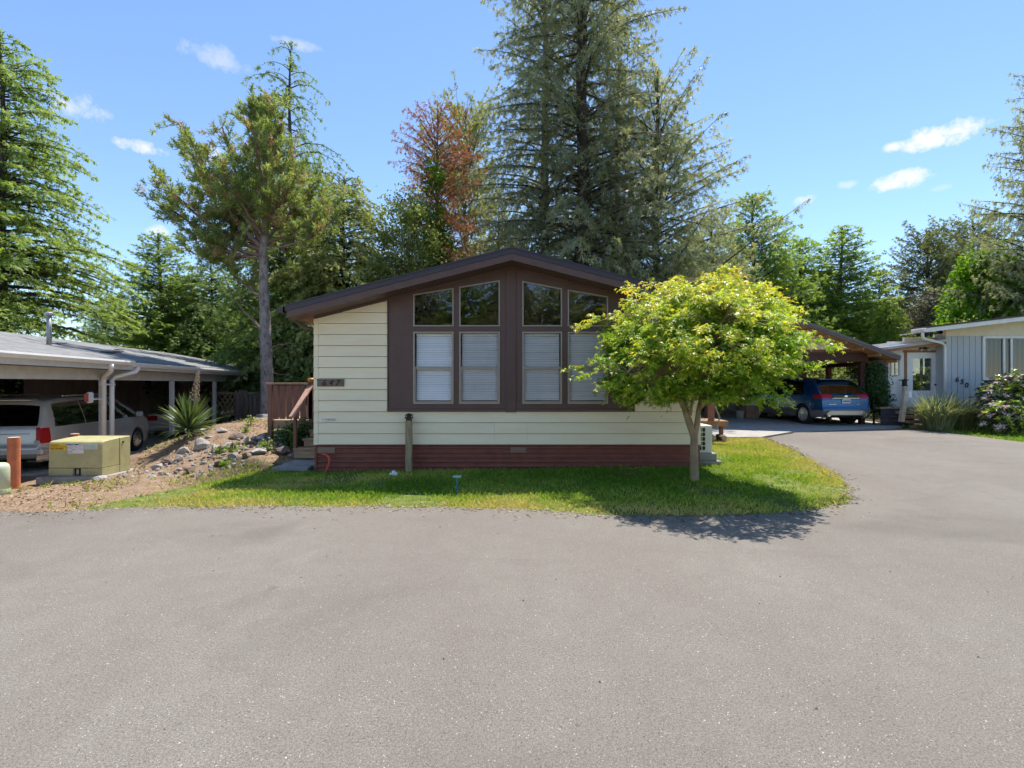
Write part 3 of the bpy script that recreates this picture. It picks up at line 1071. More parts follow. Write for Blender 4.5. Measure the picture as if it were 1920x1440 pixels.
for k in range(8):
    y0 = 10.76 + k * .152
    box("railing_board", -5.38, -5.36, y0, y0 + .13, DZ + .03, 1.57, DECK, deck, .003)
box("top_rail", -5.45, -4.50, 10.62, 10.74, 1.59, 1.63, RAIL, deck, .005)
box("top_rail", -5.44, -5.30, 10.745, 12.05, 1.59, 1.63, RAIL, deck, .005)
nw = box("newel_post", -4.52, -4.435, 10.66, 10.745, .3, 1.64, DECK, deck, .004)
MB().lathe([(.035, 1.64), (.06, 1.65), (.075, 1.675), (.078, 1.70), (.06, 1.725), (.03, 1.735)], 14, (-4.478, 10.70, 0)).build("finial", mat("amber_post_cap", (.52, .22, .05), .35, .2, 8), nw, smooth=True)
MB().bar((-4.50, 9.80, .92), (-4.475, 10.66, 1.56), .115, .04).build("hand_rail", RAIL, deck, bevel=.004)
box("rail_post", -4.50, -4.44, 9.87, 9.93, .14, .95, DECK, deck, .004)
MB().bar((-4.56, 10.68, 1.12), (-4.54, 10.68, .82), .05, .05).build("rail_brace", RAIL, deck)
for k in range(4):
    zt = .275 + k * .165
    y0 = 9.86 + k * .29
    if k < 3:
        box("tread", -4.43 - (.07 if k == 0 else 0), -3.78, y0 - .02, y0 + .275, zt - .035, zt, DWOOD, deck, .004)
    box("riser", -4.40 - (.08 if k == 0 else 0), -3.80, y0, y0 + .03, zt - (.20 if k == 0 else .162), zt - .037, DWOOD, deck, .003)
for x0 in (-4.40, -3.86):
    mb = MB()
    mb.add([(x0, 9.9, .06), (x0, 10.73, .06), (x0, 10.73, .58), (x0 + .04, 9.9, .06), (x0 + .04, 10.73, .06), (x0 + .04, 10.73, .58)], [(0, 1, 2), (5, 4, 3), (0, 3, 4, 1), (1, 4, 5, 2), (2, 5, 3, 0)])
    mb.build("stringer", DECK, deck)

# ---- heat pump and side porch on the right side
WHM = mat("off_white_metal", (.72, .70, .62), .4, .05, 6, rnd=.02)
ac = thing("heat_pump", "off-white heat pump unit on concrete blocks at the house corner", "heat pump", (3.72, 9.4, 0))
box("case", 3.56, 3.86, 9.25, 10.05, .27, .80, WHM, ac, .012)
BLK = mat("black_plastic", (.012, .012, .013), .5, .1, 8)
for k in range(5):
    for j in range(2):
        x0 = 3.60 + j * .07
        box("grille_slot", x0, x0 + .05, 9.243, 9.249, .33 + k * .088, .40 + k * .088, BLK, ac)
for k in range(8):
    box("side_fin", 3.861, 3.866, 9.32, 9.98, .33 + k * .055, .345 + k * .055, BLK, ac)
box("block", 3.54, 3.93, 9.2, 10.1, .13, .268, CONC_D, ac, .01)
box("block", 3.54, 4.0, 9.15, 10.15, -.03, .128, CONC_D, ac, .01)

RTIM = mat("orange_brown_timber", (.42, .20, .09), .7, .25, 4, .004, 50, (1, 3, 3), rnd=.08)
RPOST = mat("red_brown_timber", (.30, .12, .075), .65, .2, 5, .003, 50, (4, 4, .6), rnd=.06)
po = thing("side_porch", "timber porch deck with a red-brown post behind the heat pump", "porch", (5.2, 14, .1))
for k in range(6):
    box("deck_board", 3.6, 6.06, 13.56 + k * .15, 13.70 + k * .15, .535, .568, DWOOD, po, .003)
box("edge_beam", 3.6, 6.07, 13.46, 13.55, .40, .56, RTIM, po, .005)
box("edge_beam", 5.985, 6.07, 13.552, 14.6, .40, .56, RTIM, po, .005)
box("post", 5.60, 5.74, 13.6, 13.74, .57, 3.0, RPOST, po, .005)
box("porch_roof_beam", 3.6, 6.1, 13.6, 13.74, 3.001, 3.15, RPOST, po, .005)
for sx, sy in ((4.0, 13.6), (5.9, 13.6), (5.9, 14.5), (4.0, 14.5)):
    box("support", sx, sx + .09, sy, sy + .09, 0, .398, RPOST, po)
tag(MB().tube([pt(1333, 752, 13.4), pt(1341, 762, 13.38), pt(1346, 775, 13.36), pt(1349, 782, 13.35), pt(1347, 795, 13.35), pt(1344, 806, 13.35)], [.02, .022, .02, .022, .016, .012], 6).build("bare_stick", mat("pale_bark", (.42, .32, .2), .85, .3, 10)),
    "bare crooked pale stick leaning on the porch deck edge", "stick")
BARK = mat("firewood_bark", (.16, .10, .07), .9, .4, 12, .01, 30)
CUT = mat("firewood_cut_face", (.45, .33, .22), .85, .2, 14)
rr = random.Random(3)
k = 0
for row in range(2):
    for j in range(7 - row * 2):
        cx, cz = 4.25 + j * .26 + row * .13 + rr.uniform(-.03, .03), .12 + row * .13
        r_ = rr.uniform(.055, .085)
        yy = 13.12 + rr.uniform(-.05, .05)
        lg = MB().lathe([(r_ * .94, 0), (r_, .02), (r_ * 1.03, .3), (r_ * .95, .42)], 9, (cx, yy, cz), 'y').build("firewood_log", BARK)
        MB().lathe([(r_ * .9, -.006), (r_ * .9, .001)], 9, (cx, yy, cz), 'y').build("cut_end", CUT, lg)
        tag(lg, "firewood log under the porch edge, %s of the %s row counted from the house" % (("first", "second", "third", "fourth", "fifth", "sixth", "seventh")[j], ("bottom", "top")[row]), "firewood", "firewood logs piled under the porch")

# ------------------------------------------------------------------ left neighbour: long carport house
PALE = mat("pale_grey_trim_paint", (.64, .63, .60), .55, .08, 5, rnd=.03, dirt=((.5, .48, .43), 3, .62))
WGUT = mat("white_gutter_metal", (.82, .81, .78), .42, .06, 5, rnd=.03, dirt=((.45, .43, .38), 4, .64))
DKW = mat("dark_brown_board_wall", (.36, .26, .235), .8, .2, 6, .004, 40, (6, 6, .5), rnd=.08)
PUMI = mat("brown_grey_wall_paint", (.42, .34, .30), .75, .1, 5, rnd=.04)
m, nt, out = nodes_of("grey_shingles")
b = nn(nt, 'ShaderNodeBsdfPrincipled')
b.inputs['Roughness'].default_value = .9
v = mapping(nt)
br = nn(nt, 'ShaderNodeTexBrick')
br.inputs['Scale'].default_value = 1
br.inputs['Brick Width'].default_value = .3
br.inputs['Row Height'].default_value = .14
br.inputs['Mortar Size'].default_value = .008
br.inputs['Color1'].default_value = (.20, .20, .205, 1)
br.inputs['Color2'].default_value = (.30, .295, .29, 1)
br.inputs['Mortar'].default_value = (.10, .10, .10, 1)
sw = nn(nt, 'ShaderNodeMapping')
sw.inputs['Rotation'].default_value = (0, 0, R(90))
nt.links.new(v, sw.inputs[0])
nt.links.new(sw.outputs[0], br.inputs['Vector'])
c = mixc(nt, nmath(nt, 'MULTIPLY', noise(nt, v, 1.3, 6), .5), br.outputs['Color'], (.13, .13, .12))
nt.links.new(c, b.inputs['Base Color'])
bp = nn(nt, 'ShaderNodeBump')
bp.inputs['Distance'].default_value = .012
nt.links.new(br.outputs['Fac'], bp.inputs['Height'])
bp.invert = True
nt.links.new(bp.outputs[0], b.inputs['Normal'])
nt.links.new(b.outputs[0], out.inputs[0])
SHING = m

LH = thing("carport_house", "long low carport house with dark board walls, grey shingle roof and white gutters", "house", (-10.24, 12, -.45), R(11.9))
# local frame: x to the right, y forward, z above the slab (-.45)
def lbox(n, x0, x1, y0, y1, z0, z1, m, bevel=0, parent=LH):
    return box(n, x0, x1, y0, y1, z0 + .45, z1 + .45, m, parent, bevel, world=False)


EZ, RS = 2.2, .2
def lroof(u):
    return EZ + RS * (.45 - u) if u > -4.3 else EZ + RS * 4.75 - RS * (-4.3 - u)


mb = MB()
prof = [(.45, EZ), (-4.3, lroof(-4.3)), (-9.0, lroof(-9)), (-9.0, lroof(-9) - .12), (-4.3, lroof(-4.3) - .12), (.45, EZ - .12)]
mb.add([(p[0], y, p[1] + .45) for y in (-5.2, 14.6) for p in prof], [(k, (k + 1) % 6, 6 + (k + 1) % 6, 6 + k) for k in range(6)] + [(0, 1, 4, 5), (1, 2, 3, 4), (11, 10, 7, 6), (10, 9, 8, 7)])
lr = mb.build("roof", SHING, LH, world=False)
# raised shingle flashings seen as dark flaps
DFL = mat("dark_flashing", (.06, .055, .055), .6, .2, 8)
for u, v_, L_ in ((-2.9, -1.6, .55), (-2.0, 1.6, .5), (-1.0, 1.9, .9), (-1.6, 3.6, .5), (-2.4, 5.2, .5), (-.7, 6.4, .9)):
    MB().bar((u, v_, lroof(u) + .475), (u - .1, v_ + L_, lroof(u - .1) + .49), .16, .02).build("flashing", DFL, lr, world=False)
for y0, y1, dz in ((-5.2, .32, 0), (.36, 14.5, -.035)):
    g_ = MB()
    pr = [(.452, EZ - .01), (.56, EZ - .01), (.565, EZ - .05), (.53, EZ - .12), (.452, EZ - .125)]
    g_.add([(p[0], y, p[1] + .45 + dz) for y in (y0, y1) for p in pr], [(k, k + 1, 5 + k + 1, 5 + k) for k in range(4)] + [tuple(range(5)), tuple(range(5, 10))])
    g_.build("gutter", WGUT, lr, world=False)
lbox("fascia", .40, .449, -5.2, 14.5, EZ - .24, EZ - .121, PALE)
lbox("beam", -.06, .06, -5.2, 13.4, EZ - .50, EZ - .24, PALE)
for k, y0 in enumerate((0, 3.56, 7.0, 11.2)):
    lbox("carport_post", -.055, .055, y0 - .055, y0 + .055, 0, EZ - .501, PALE, .004)
for s, yy, xo in ((-1, -.17, .50), (1, .16, .50)):
    ze = EZ + .45 - .12
    MB().tube([(xo, yy + s * .42, ze), (xo, yy + s * .42, ze - .07), (xo - .03, yy + s * .36, ze - .16), (.16, yy + s * .06, ze - .30), (.12, yy, ze - .38), (.12, yy, .12)], .056, 8).build("downspout", WGUT, LH, world=False, smooth=True)
box("downspout_strap", .06, .18, -.22, .21, 2.02, 2.06, WGUT, LH, world=False)
rf = lbox("reflector_arm", .10, .15, -.62, -.19, 1.22, 1.25, WGUT)
MB().box(.09, .16, -.80, -.60, 1.60, 1.86).build("reflector_back", WGUT, LH, world=False, bevel=.03)
MB().box(.07, .16, -.812, -.801, 1.63, 1.83).build("red_reflector", mat("red_reflector_plastic", (.42, .01, .015), .25, .15, 30), LH, world=False, bevel=.004)
# vent pipe on the roof
vp = MB().tube([(-1.67, .86, lroof(-1.67) + .42), (-1.67, .86, lroof(-1.67) + 1.2)], .055, 10).build("vent_pipe", mat("galvanised_pipe", (.38, .38, .37), .45, .15, 8, metallic=.5), LH, world=False, smooth=True)
MB().lathe([(.06, 0), (.10, .02), (.10, .07), (.05, .1)], 12, (-1.67, .86, lroof(-1.67) + 1.2)).build("pipe_cap", MATS["galvanised_pipe"], vp, world=False)
# board wall behind the cars, with an arched window and a small one
bw = .19
y = -5
lbox("wall", -4.45, -4.26, -5.2, 13.6, 0, 2.75, DKW)
while y < 13.4:
    lbox("wall_board", -4.259, -4.236, y + .004, y + bw - .004, .05, 2.74, DKW)
    y += bw
def arch(yc, w, z0, z1):
    pts = [(-w / 2, z0), (w / 2, z0)]
    for k in range(9):
        a = math.pi * k / 8
        pts.append((w / 2 * math.cos(a), z1 - w / 2 + w / 2 * math.sin(a)))
    return [(yc + p[0], p[1] + .45) for p in pts]
gl = glass_mat("mirror_dark_glass", (.25, .25, .25), 1.6, 2.2, .22)
ap = arch(3.3, .95, 1.0, 2.1)
o = MB().add([(-4.225, p[0], p[1]) for p in ap], [tuple(range(len(ap)))]).build("arched_window", gl, LH, world=False)
ap2 = arch(3.3, 1.1, .95, 2.17)
n = len(ap)
MB().add([(-4.215, p[0], p[1]) for p in ap] + [(-4.215, p[0], p[1]) for p in ap2], [(k, (k + 1) % n, n + (k + 1) % n, n + k) for k in range(n)]).build("window_frame", mat("black_frame", (.02, .016, .016), .5), o, world=False)
o = lbox("window", -4.235, -4.2, 10.9, 11.7, 1.15, 1.95, mat("black_frame", (.02, .016, .016), .5))
MB().box(-4.198, -4.19, 11.28, 11.66, 1.65, 2.36).build("curtain", mat("tan_curtain", (.35, .27, .18), .8), o, world=False)
# end wall with a pale door
lbox("end_wall", -4.25, -.9, 13.5, 13.6, 0, 2.7, PUMI)
for k in range(14):
    x0 = -4.2 + k * .235
    if -2.55 < x0 < -1.6:
        continue
    lbox("end_wall_board", x0, x0 + .22, 13.478, 13.499, .02, 2.6, PUMI)
d = lbox("door", -2.5, -1.65, 13.45, 13.499, .05, 2.05, mat("pale_door_paint", (.52, .45, .38), .6, .06, 5))
MB().lathe([(.03, 0), (.035, .03), (.02, .05)], 10, (-2.42, 13.40, 1.45), 'y').build("door_knob", mat("brass", (.5, .35, .12), .3, metallic=.9), d, world=False)
lbox("white_wall", -.88, .15, 13.7, 13.8, 0, 2.35, mat("white_wall_paint", (.70, .70, .68), .6, .05, 5))
lbox("floor_deck", -4.25, .1, 13.81, 13.9, -.1, .02, PUMI)
for k in range(3):
    lbox("hanging_basket", -2.95 + k * .1, -2.9 + k * .1, 13.40, 13.45, 1.75 - .1 * k, 1.95, mat("dark_wicker", (.05, .03, .03), .8))

# fence and stump behind the bank
FEN = mat("grey_fence_wood", (.125, .095, .08), .9, .3, 6, .006, 40, (6, 6, .5), rnd=.15)
fz = lambda x, y: gz1(x, y)
fc = thing("picket_fence", "dark weathered wooden picket fence beyond the rock bank", "fence", (-9.6, 18, .2))
for k in range(15):
    x0 = -10.35 + k * .158
    h = 1.28 + .1 * math.sin(k * 1.3)
    box("picket", x0, x0 + .135, 18.0 + .01 * (k % 2), 18.022 + .01 * (k % 2), -.1, h, FEN, fc, .003)
box("fence_rail", -10.4, -7.9, 18.04, 18.09, .95, 1.04, FEN, fc)
box("fence_rail", -10.4, -7.9, 18.04, 18.09, .35, .44, FEN, fc)
for x0 in (-10.45, -9.2, -7.95):
    box("fence_post", x0, x0 + .09, 18.095, 18.185, -.1, 1.35, FEN, fc)
lt = thing("lattice_screen", "brown wooden lattice rail screen between carport and fence", "lattice", (-11.2, 19.4, -.1))
for k in range(9):
    MB().bar((-12.1 + k * .2, 19.4, .35), (-11.5 + k * .2, 19.4, 1.2), .045, .012, (0, 1, 0)).build("lath", DWOOD, lt)
    MB().bar((-11.5 + k * .2, 19.425, .35), (-12.1 + k * .2, 19.425, 1.2), .045, .012, (0, 1, 0)).build("lath", DWOOD, lt)
for z_ in (.33, 1.2):
    box("screen_rail", -12.2, -9.8, 19.36, 19.46, z_, z_ + .07, DWOOD, lt)
for x_ in (-12.2, -10.9, -9.85):
    box("screen_post", x_, x_ + .08, 19.47, 19.55, -.3, 1.3, DWOOD, lt)
q = pt(501, 789, 14.0)
g = gz1(q.x, q.y)
tag(MB().lathe([(.30, g - .1), (.29, g + .10), (.275, 1.6 - 61 / 900 * 14), (.22, 1.6 - 59 / 900 * 14)], 14, (q.x, q.y, 0)).build("tree_stump", mat("grey_stump_bark", (.20, .20, .21), .9, .3, 9, .015, 25), smooth=True),
    "low grey cut tree stump at the foot of the pine beside the deck", "tree stump")

# ------------------------------------------------------------------ utility things by the road
GRN = mat("olive_green_utility_paint", (.43, .405, .20), .55, .14, 4, .001, 60, rnd=0, dirt=((.33, .27, .13), 5, .55))
tx = thing("transformer_box", "olive-yellow electrical transformer cabinet with warning stickers on a concrete pad", "transformer", (-8.5, 9.8, -.2))
TX0, TX1, TY0, TY1 = -9.08, -8.03, 9.40, 10.1
TZ0, TZ1 = -.20, .475
box("pad", TX0 - .12, TX1 + .1, TY0 - .14, TY1 + .3, TZ0 - .25, TZ0, CONC_D, tx, .015)
mb = MB()
pr = [(TY0, TZ0 + .15), (TY0, TZ1 - .05), (TY0 + .02, TZ1 - .012), (TY0 + .07, TZ1 + .005), (TY0 + .42, TZ1 + .035), (TY0 + .42, TZ0 + .15)]
n = len(pr)
mb.add([(x, p[0], p[1]) for x in (TX0, TX1) for p in pr], [(k, (k + 1) % n, n + (k + 1) % n, n + k) for k in range(n)] + [tuple(range(n)), tuple(range(n, 2 * n))])
lidp = mb.build("hood", GRN, tx, bevel=.012)
pr = [(TY0 + .426, TZ0 + .002), (TY0 + .426, TZ1 + .032), (TY1, TZ1 + .04), (TY1, TZ0 + .002)]
mb = MB().add([(x, p[0], p[1]) for x in (TX0 - .004, TX1 + .004) for p in pr], [(k, (k + 1) % 4, 4 + (k + 1) % 4, 4 + k) for k in range(4)] + [(0, 1, 2, 3), (7, 6, 5, 4)])
mb.build("tank", GRN, tx, bevel=.01)
box("sill", TX0, -8.60, TY0 + .004, TY0 + .42, TZ0 + .002, TZ0 + .146, GRN, tx, .004)
box("sill", -8.45, TX1, TY0 + .004, TY0 + .42, TZ0 + .002, TZ0 + .146, GRN, tx, .004)
lk = box("latch_recess", -8.599, -8.451, TY0 + .05, TY0 + .4, TZ0 + .003, TZ0 + .145, BLK, tx)
MB().box(-8.55, -8.50, TY0 + .02, TY0 + .049, TZ0 + .02, TZ0 + .12).build("padlock", mat("padlock_metal", (.35, .30, .27), .4, .3, 20, metallic=.6), lk)
MB().lathe([(.02, 0), (.02, .012)], 10, (TX1 + .004, TY1 - .2, TZ1 - .07), 'x').build("bolt", BLK, tx)
YEL = mat("yellow_sticker", (.80, .50, .02), .5, .08, 8)
WST = mat("white_sticker", (.78, .76, .73), .5, .05, 8)
BST = mat("blue_print", (.02, .12, .22), .5, .05, 8)
INK = mat("black_print", (.02, .02, .02), .6, .05, 8)
ORS = mat("orange_print", (.65, .18, .03), .5, .05, 8)
yf = TY0 - .003
s = box("yellow_sticker", -9.045, -8.74, yf, TY0, .30, .425, YEL, tx)
mb = MB().box(-9.03, -8.86, yf - .002, yf - .0005, .40, .411)
rr = random.Random(8)
for r_, (z_, h_) in enumerate(((.36, .014), (.318, .026))):
    x = -9.03
    while x < -8.77:
        mb.box(x, x + .014, yf - .002, yf - .0005, z_, z_ + h_)
        x += rr.choice((.024, .024, .04))
mb.build("print_rows", INK, s)
s = box("notice_sticker", -8.70, -8.39, yf, TY0, .24, .43, WST, tx)
MB().box(-8.695, -8.49, yf - .0015, yf - .0003, .402, .427).build("header", BST, s)
text("header_text", "NOTICE", .024, WST, s, (-8.59, yf - .002, .414), ext=.0005)
MB().box(-8.485, -8.395, yf - .0015, yf - .0003, .418, .428).box(-8.485, -8.395, yf - .0015, yf - .0003, .32, .328).build("orange_bands", ORS, s)
mb = MB()
for a, b_ in (((-8.59, .37), (-8.56, .375)), ((-8.56, .375), (-8.51, .355)), ((-8.62, .325), (-8.58, .305)), ((-8.58, .305), (-8.52, .325)), ((-8.475, .39), (-8.44, .385)), ((-8.44, .385), (-8.41, .397))):
    mb.bar((a[0], yf - .0012, a[1]), (b_[0], yf - .0012, b_[1]), .0015, .012, (0, 1, 0))
for z_ in (.385, .36, .34, .29, .275, .26):
    mb.box(-8.69, -8.61, yf - .0015, yf - .0003, z_, z_ + .004)
mb.build("pictograms", INK, s)
s = box("pale_sticker", -8.37, -8.12, yf, TY0, .322, .424, mat("pale_blue_sticker", (.55, .62, .55), .5, .08, 8), tx)
mb = MB()
for z_ in (.40, .38, .36, .34):
    mb.box(-8.35, -8.15, yf - .0015, yf - .0003, z_, z_ + .005)
mb.build("print_rows", mat("faded_print", (.35, .42, .38), .6), s)

RUST = mat("rust_red_post_paint", (.55, .17, .07), .7, .25, 6, .003, 50, rnd=.05, dirt=((.25, .10, .06), 6, .6))
q = pt(26, 912, 8.2)
g = gz1(q.x, q.y)
b1 = tag(MB().lathe([(.083, g - .1), (.083, q.z + .83), (.083, q.z + .838)], 18, (q.x, q.y, 0)).build("bollard", RUST, smooth=False), "rust-red steel bollard in front of the silver minivan", "bollard", "rust-red bollards round the transformer")
MB().lathe([(.076, q.z + .838), (.07, q.z + .842)], 18, (q.x, q.y, 0)).build("concrete_fill", mat("bollard_fill", (.5, .42, .33), .9, .2, 12), b1)
q = pt(157, 812, 11.0)
b2 = tag(MB().lathe([(.085, -.5), (.085, q.z), (.085, q.z + .01)], 18, (q.x + .02, 10.75, 0)).build("bollard", RUST), "rust-red steel bollard peeking over the back of the transformer cabinet", "bollard", "rust-red bollards round the transformer")
MB().lathe([(.078, q.z + .01), (.07, q.z + .014)], 18, (q.x + .02, 10.75, 0)).build("concrete_fill", MATS["bollard_fill"], b2)
q = pt(-6, 935, 7.1)
g = gz1(q.x, q.y)
PED = mat("pale_green_pedestal_plastic", (.50, .56, .38), .5, .06, 5)
pd = tag(MB().lathe([(.14, g - .05), (.14, g + .40), (.13, g + .45), (.10, g + .475), (.04, g + .485)], 18, (q.x, q.y, 0)).build("utility_pedestal", PED, smooth=True), "pale green round-topped utility pedestal at the road edge", "pedestal")
MB().lathe([(.146, g + .05), (.146, g + .09)], 18, (q.x, q.y, 0)).build("base_band", PED, pd)

# ------------------------------------------------------------------ right carport with the blue car
CREAM = mat("cream_board_paint", (.86, .71, .49), .7, .08, 5, .003, 50, (6, 6, .5), rnd=.05)
WARM = mat("orange_soffit_timber", (.50, .27, .11), .7, .2, 5, rnd=.05)
DBR = mat("dark_brown_beam", (.075, .032, .022), .7, .2, 5, rnd=.05)
rc = thing("carport", "open gabled timber carport with cream boarded gable over the blue car", "carport", (10.23, 20, .1))
AX, AZ, EX, EZ2 = 10.23, 3.87, 13.7, 2.60
s2 = (AZ - EZ2) / (EX - AX)
CROOF = mat("brown_grey_carport_roof", (.155, .13, .12), .7, .12, 4, rnd=.02)
def rk(x, d=0):
    return AZ - s2 * abs(x - AX) - d
rr_ = None
for s in (-1, 1):
    a, e_ = (AX - 3.6, AX - .001) if s < 0 else (AX + .001, EX)
    o = MB().prism([(a, rk(a, .1)), (e_, rk(e_, .1)), (e_, rk(e_)), (a, rk(a))], 16.9, 26.0).build("roof_slope", CROOF, rc)
    MB().prism([(a, rk(a, .17)), (e_, rk(e_, .17)), (e_, rk(e_, .101)), (a, rk(a, .101))], 16.92, 16.96).build("barge_board", CROOF, o)
    MB().prism([(a, rk(a, .15)), (e_, rk(e_, .15)), (e_, rk(e_, .125)), (a, rk(a, .125))], 16.965, 17.58).build("soffit", WARM, o)
    for k in range(6):
        x0 = (AX + s * (.4 + k * .6))
        MB().prism([(x0 - .02, rk(x0, .26)), (x0 + .02, rk(x0, .26)), (x0 + .02, rk(x0, .155)), (x0 - .02, rk(x0, .155))], 16.97, 17.57).build("rafter_tail", WARM, o)
    for yy in (18.3, 19.6, 20.9, 22.2, 23.5):
        MB().prism([(a, rk(a, .26)), (e_, rk(e_, .26)), (e_, rk(e_, .13)), (a, rk(a, .13))], yy, yy + .05).build("rafter", WARM, o)
x = AX - 2.9
while x < AX + 2.7:
    x1 = x + .19
    poly = clip(clip([(x + .006, 2.86), (x1 - .006, 2.86), (x1 - .006, 4.2), (x + .006, 4.2)], s2, 1, AZ - .16 + s2 * AX), -s2, 1, AZ - .16 - s2 * AX)
    if len(poly) > 2:
        MB().prism(poly, 17.6, 17.625).build("gable_board", CREAM, rc)
    x = x1
poly = clip(clip([(AX - 2.9, 2.87), (AX + 2.75, 2.87), (AX + 2.75, 4.2), (AX - 2.9, 4.2)], s2, 1, AZ - .16 + s2 * AX), -s2, 1, AZ - .16 - s2 * AX)
MB().prism(poly, 17.626, 17.66).build("gable_backing", DBR, rc)
box("header_beam", AX - 3.1, AX + 2.83, 17.58, 17.74, 2.42, 2.855, DBR, rc, .005)
box("header_trim", AX - 3.1, AX + 2.83, 17.55, 17.579, 2.76, 2.855, mat("red_brown_trim", (.2, .07, .045), .65, .2, 5), rc)
for x0, yy in ((AX + 2.67, 17.75), (AX + 2.67, 19.6), (AX + 2.67, 21.3), (AX + 2.67, 23.4), (AX + 2.67, 25.2), (AX - 3.05, 17.75), (AX - 3.05, 22)):
    box("post", x0, x0 + .16, yy, yy + .16, .05, 2.415, RPOST if yy > 18 else DBR, rc, .004)
box("side_beam", AX + 2.66, AX + 2.84, 17.745, 26, 2.27, 2.419, DBR, rc)
box("side_beam", AX - 3.1, AX - 2.87, 17.745, 26, 2.27, 2.419, DBR, rc)
for z_ in (.25, .5, .75, 1.0):
    box("side_board", AX + 2.84, AX + 2.87, 18.0, 25.3, z_, z_ + .24, DBR, rc)
box("back_wall", AX - 3.05, AX + 2.9, 25.9, 26.0, .05, 3.0, DKW, rc)
dr = box("utility_door", 11.05, 12.0, 25.82, 25.895, .1, 2.1, mat("white_door_paint", (.62, .63, .66), .5, .05, 5), rc, .004)
MB().lathe([(.03, 0), (.035, .04)], 10, (11.92, 25.77, 1.05), 'y').build("door_knob", MATS["brass"], dr)
bxm = mat("cardboard_box", (.32, .2, .12), .85, .15, 6)
q = pt(1412, 779, 21.0)
tag(box("storage_crate", 9.9, 10.45, 20.3, 20.8, .13, .68, bxm, None, .01), "brown storage crate in the carport beside the blue car", "crate")
tag(box("white_bin", 9.95, 10.4, 20.33, 20.78, .684, 1.03, mat("white_tub_plastic", (.6, .6, .6), .5, .05, 6), None, .02), "white storage tub on the brown crate in the carport", "tub")
bk = tag(MB().lathe([(.13, .13), (.16, .45), (.165, .47)], 14, (9.6, 20.2, 0)).build("bucket", mat("grey_bucket_plastic", (.4, .4, .4), .5), smooth=True), "grey bucket on the carport floor beside the crate", "bucket")

# ------------------------------------------------------------------ right neighbour, number 650
GREY = mat("blue_grey_siding", (.46, .48, .49), .65, .06, 5, .002, 50, (5, 5, .5), rnd=.03)
WHT = mat("white_house_paint", (.78, .76, .73), .6, .05, 5, rnd=.02)
CRM2 = mat("cream_gable_paint", (.70, .60, .46), .65, .06, 5, rnd=.02)
RBT = mat("red_brown_door_trim", (.33, .13, .055), .6, .15, 6)
gh = thing("house", "blue-grey board house with white trim and wide blinds window, number 650", "house", (19, 18, .1))
GX0, GY = 15.43, 17.1
PY0 = 17.5
ZS = 3.31
mb_x = GX0
xw0, xw1 = (1840 - 960) / 900 * GY, 23.5
while mb_x < xw0 - .01:
    x1 = min(mb_x + .212, xw0)
    box("wall_board", mb_x + .007, x1 - .007, GY - .018, GY + .02, .1, ZS, GREY, gh, .002)
    mb_x = x1
box("wall", GX0, xw0, GY + .021, GY + .1, .05, ZS, GREY, gh)
box("wall_board", xw0, xw1, GY - .01, GY + .1, .05, 1.72, GREY, gh)
box("wall", GX0 + .001, GX0 + .1, GY + .1, PY0 + .1, .05, ZS + .1, GREY, gh)
box("wall", 19.0, 19.1, GY + .1, 21, .05, ZS + .3, GREY, gh)
zw0, zw1 = 1.74, ZS
wn_, inner = window(gh, [(xw0 + .02, zw0), (xw1, zw0), (xw1, zw1 - .005), (xw0 + .02, zw1 - .005)], .085, GY - .045, GY + .0, GY + .06, WHT, glass_mat("neighbour_glass", (.75, .8, .77), 1.5, 1.2, .03))
for px_ in (1881.5, 1895.5):
    xm = (px_ - 960) / 900 * GY
    MB().box(xm - .045, xm + .03, GY - .04, GY - .005, zw0 + .09, zw1 - .1).build("mullion", WHT, wn_)
mb = MB()
x = xw0 + .16
rr = random.Random(2)
while x < xw1 - .1:
    t = R(105 + rr.uniform(-5, 5))
    dx, dy = .030 * math.cos(t), .030 * math.sin(t)
    mb.add([(x - dx, GY + .14 - dy, zw0 + .03), (x + dx, GY + .14 + dy, zw0 + .03), (x + dx, GY + .14 + dy, zw1 - .06), (x - dx, GY + .14 - dy, zw1 - .06)], [(0, 1, 2, 3)])
    x += .17
mb.build("vertical_blind", mat("cream_vertical_blind", (.78, .74, .64), .6, .04, 5), wn_)
box("inner_wall", GX0 + .12, xw1, GY + .42, GY + .5, .1, 3.6, mat("dark_interior", (.08, .075, .07), .9), gh)
# gable frieze and roof
RX0 = 14.2
def gr(x):
    return 3.58 + .118 * (x - RX0)
MB().prism([(GX0, ZS + .002), (24, ZS + .002), (24, gr(24) - .20), (GX0, gr(GX0) - .20)], GY - .03, GY + .1).build("gable_frieze", CRM2, gh)
r1 = MB().prism([(RX0 + .05, gr(RX0 + .05) - .06), (24, gr(24) - .06), (24, gr(24)), (RX0 + .05, gr(RX0 + .05))], 16.5, 17.65).build("roof", mat("dark_roof_edge", (.07, .055, .05), .7, .15, 5), gh)
MB().prism([(19, gr(19) - .06), (24, gr(24) - .06), (24, gr(24)), (19, gr(19))], 17.651, 21.5).build("roof_slope", MATS["dark_roof_edge"], r1)
MB().prism([(RX0 + .03, gr(RX0 + .03) - .205), (24, gr(24) - .205), (24, gr(24) - .061), (RX0 + .03, gr(RX0 + .03) - .061)], 16.52, 16.57).build("fascia", WHT, r1)
MB().prism([(RX0 + .05, gr(RX0 + .05) - .20), (24, gr(24) - .20), (24, gr(24) - .17), (RX0 + .05, gr(RX0 + .05) - .17)], 16.575, 17.65).build("soffit", CRM2, r1)
box("eave_gutter", RX0 - .08, RX0 + .045, 16.48, 17.0, 3.40, 3.52, WHT, r1, .01)
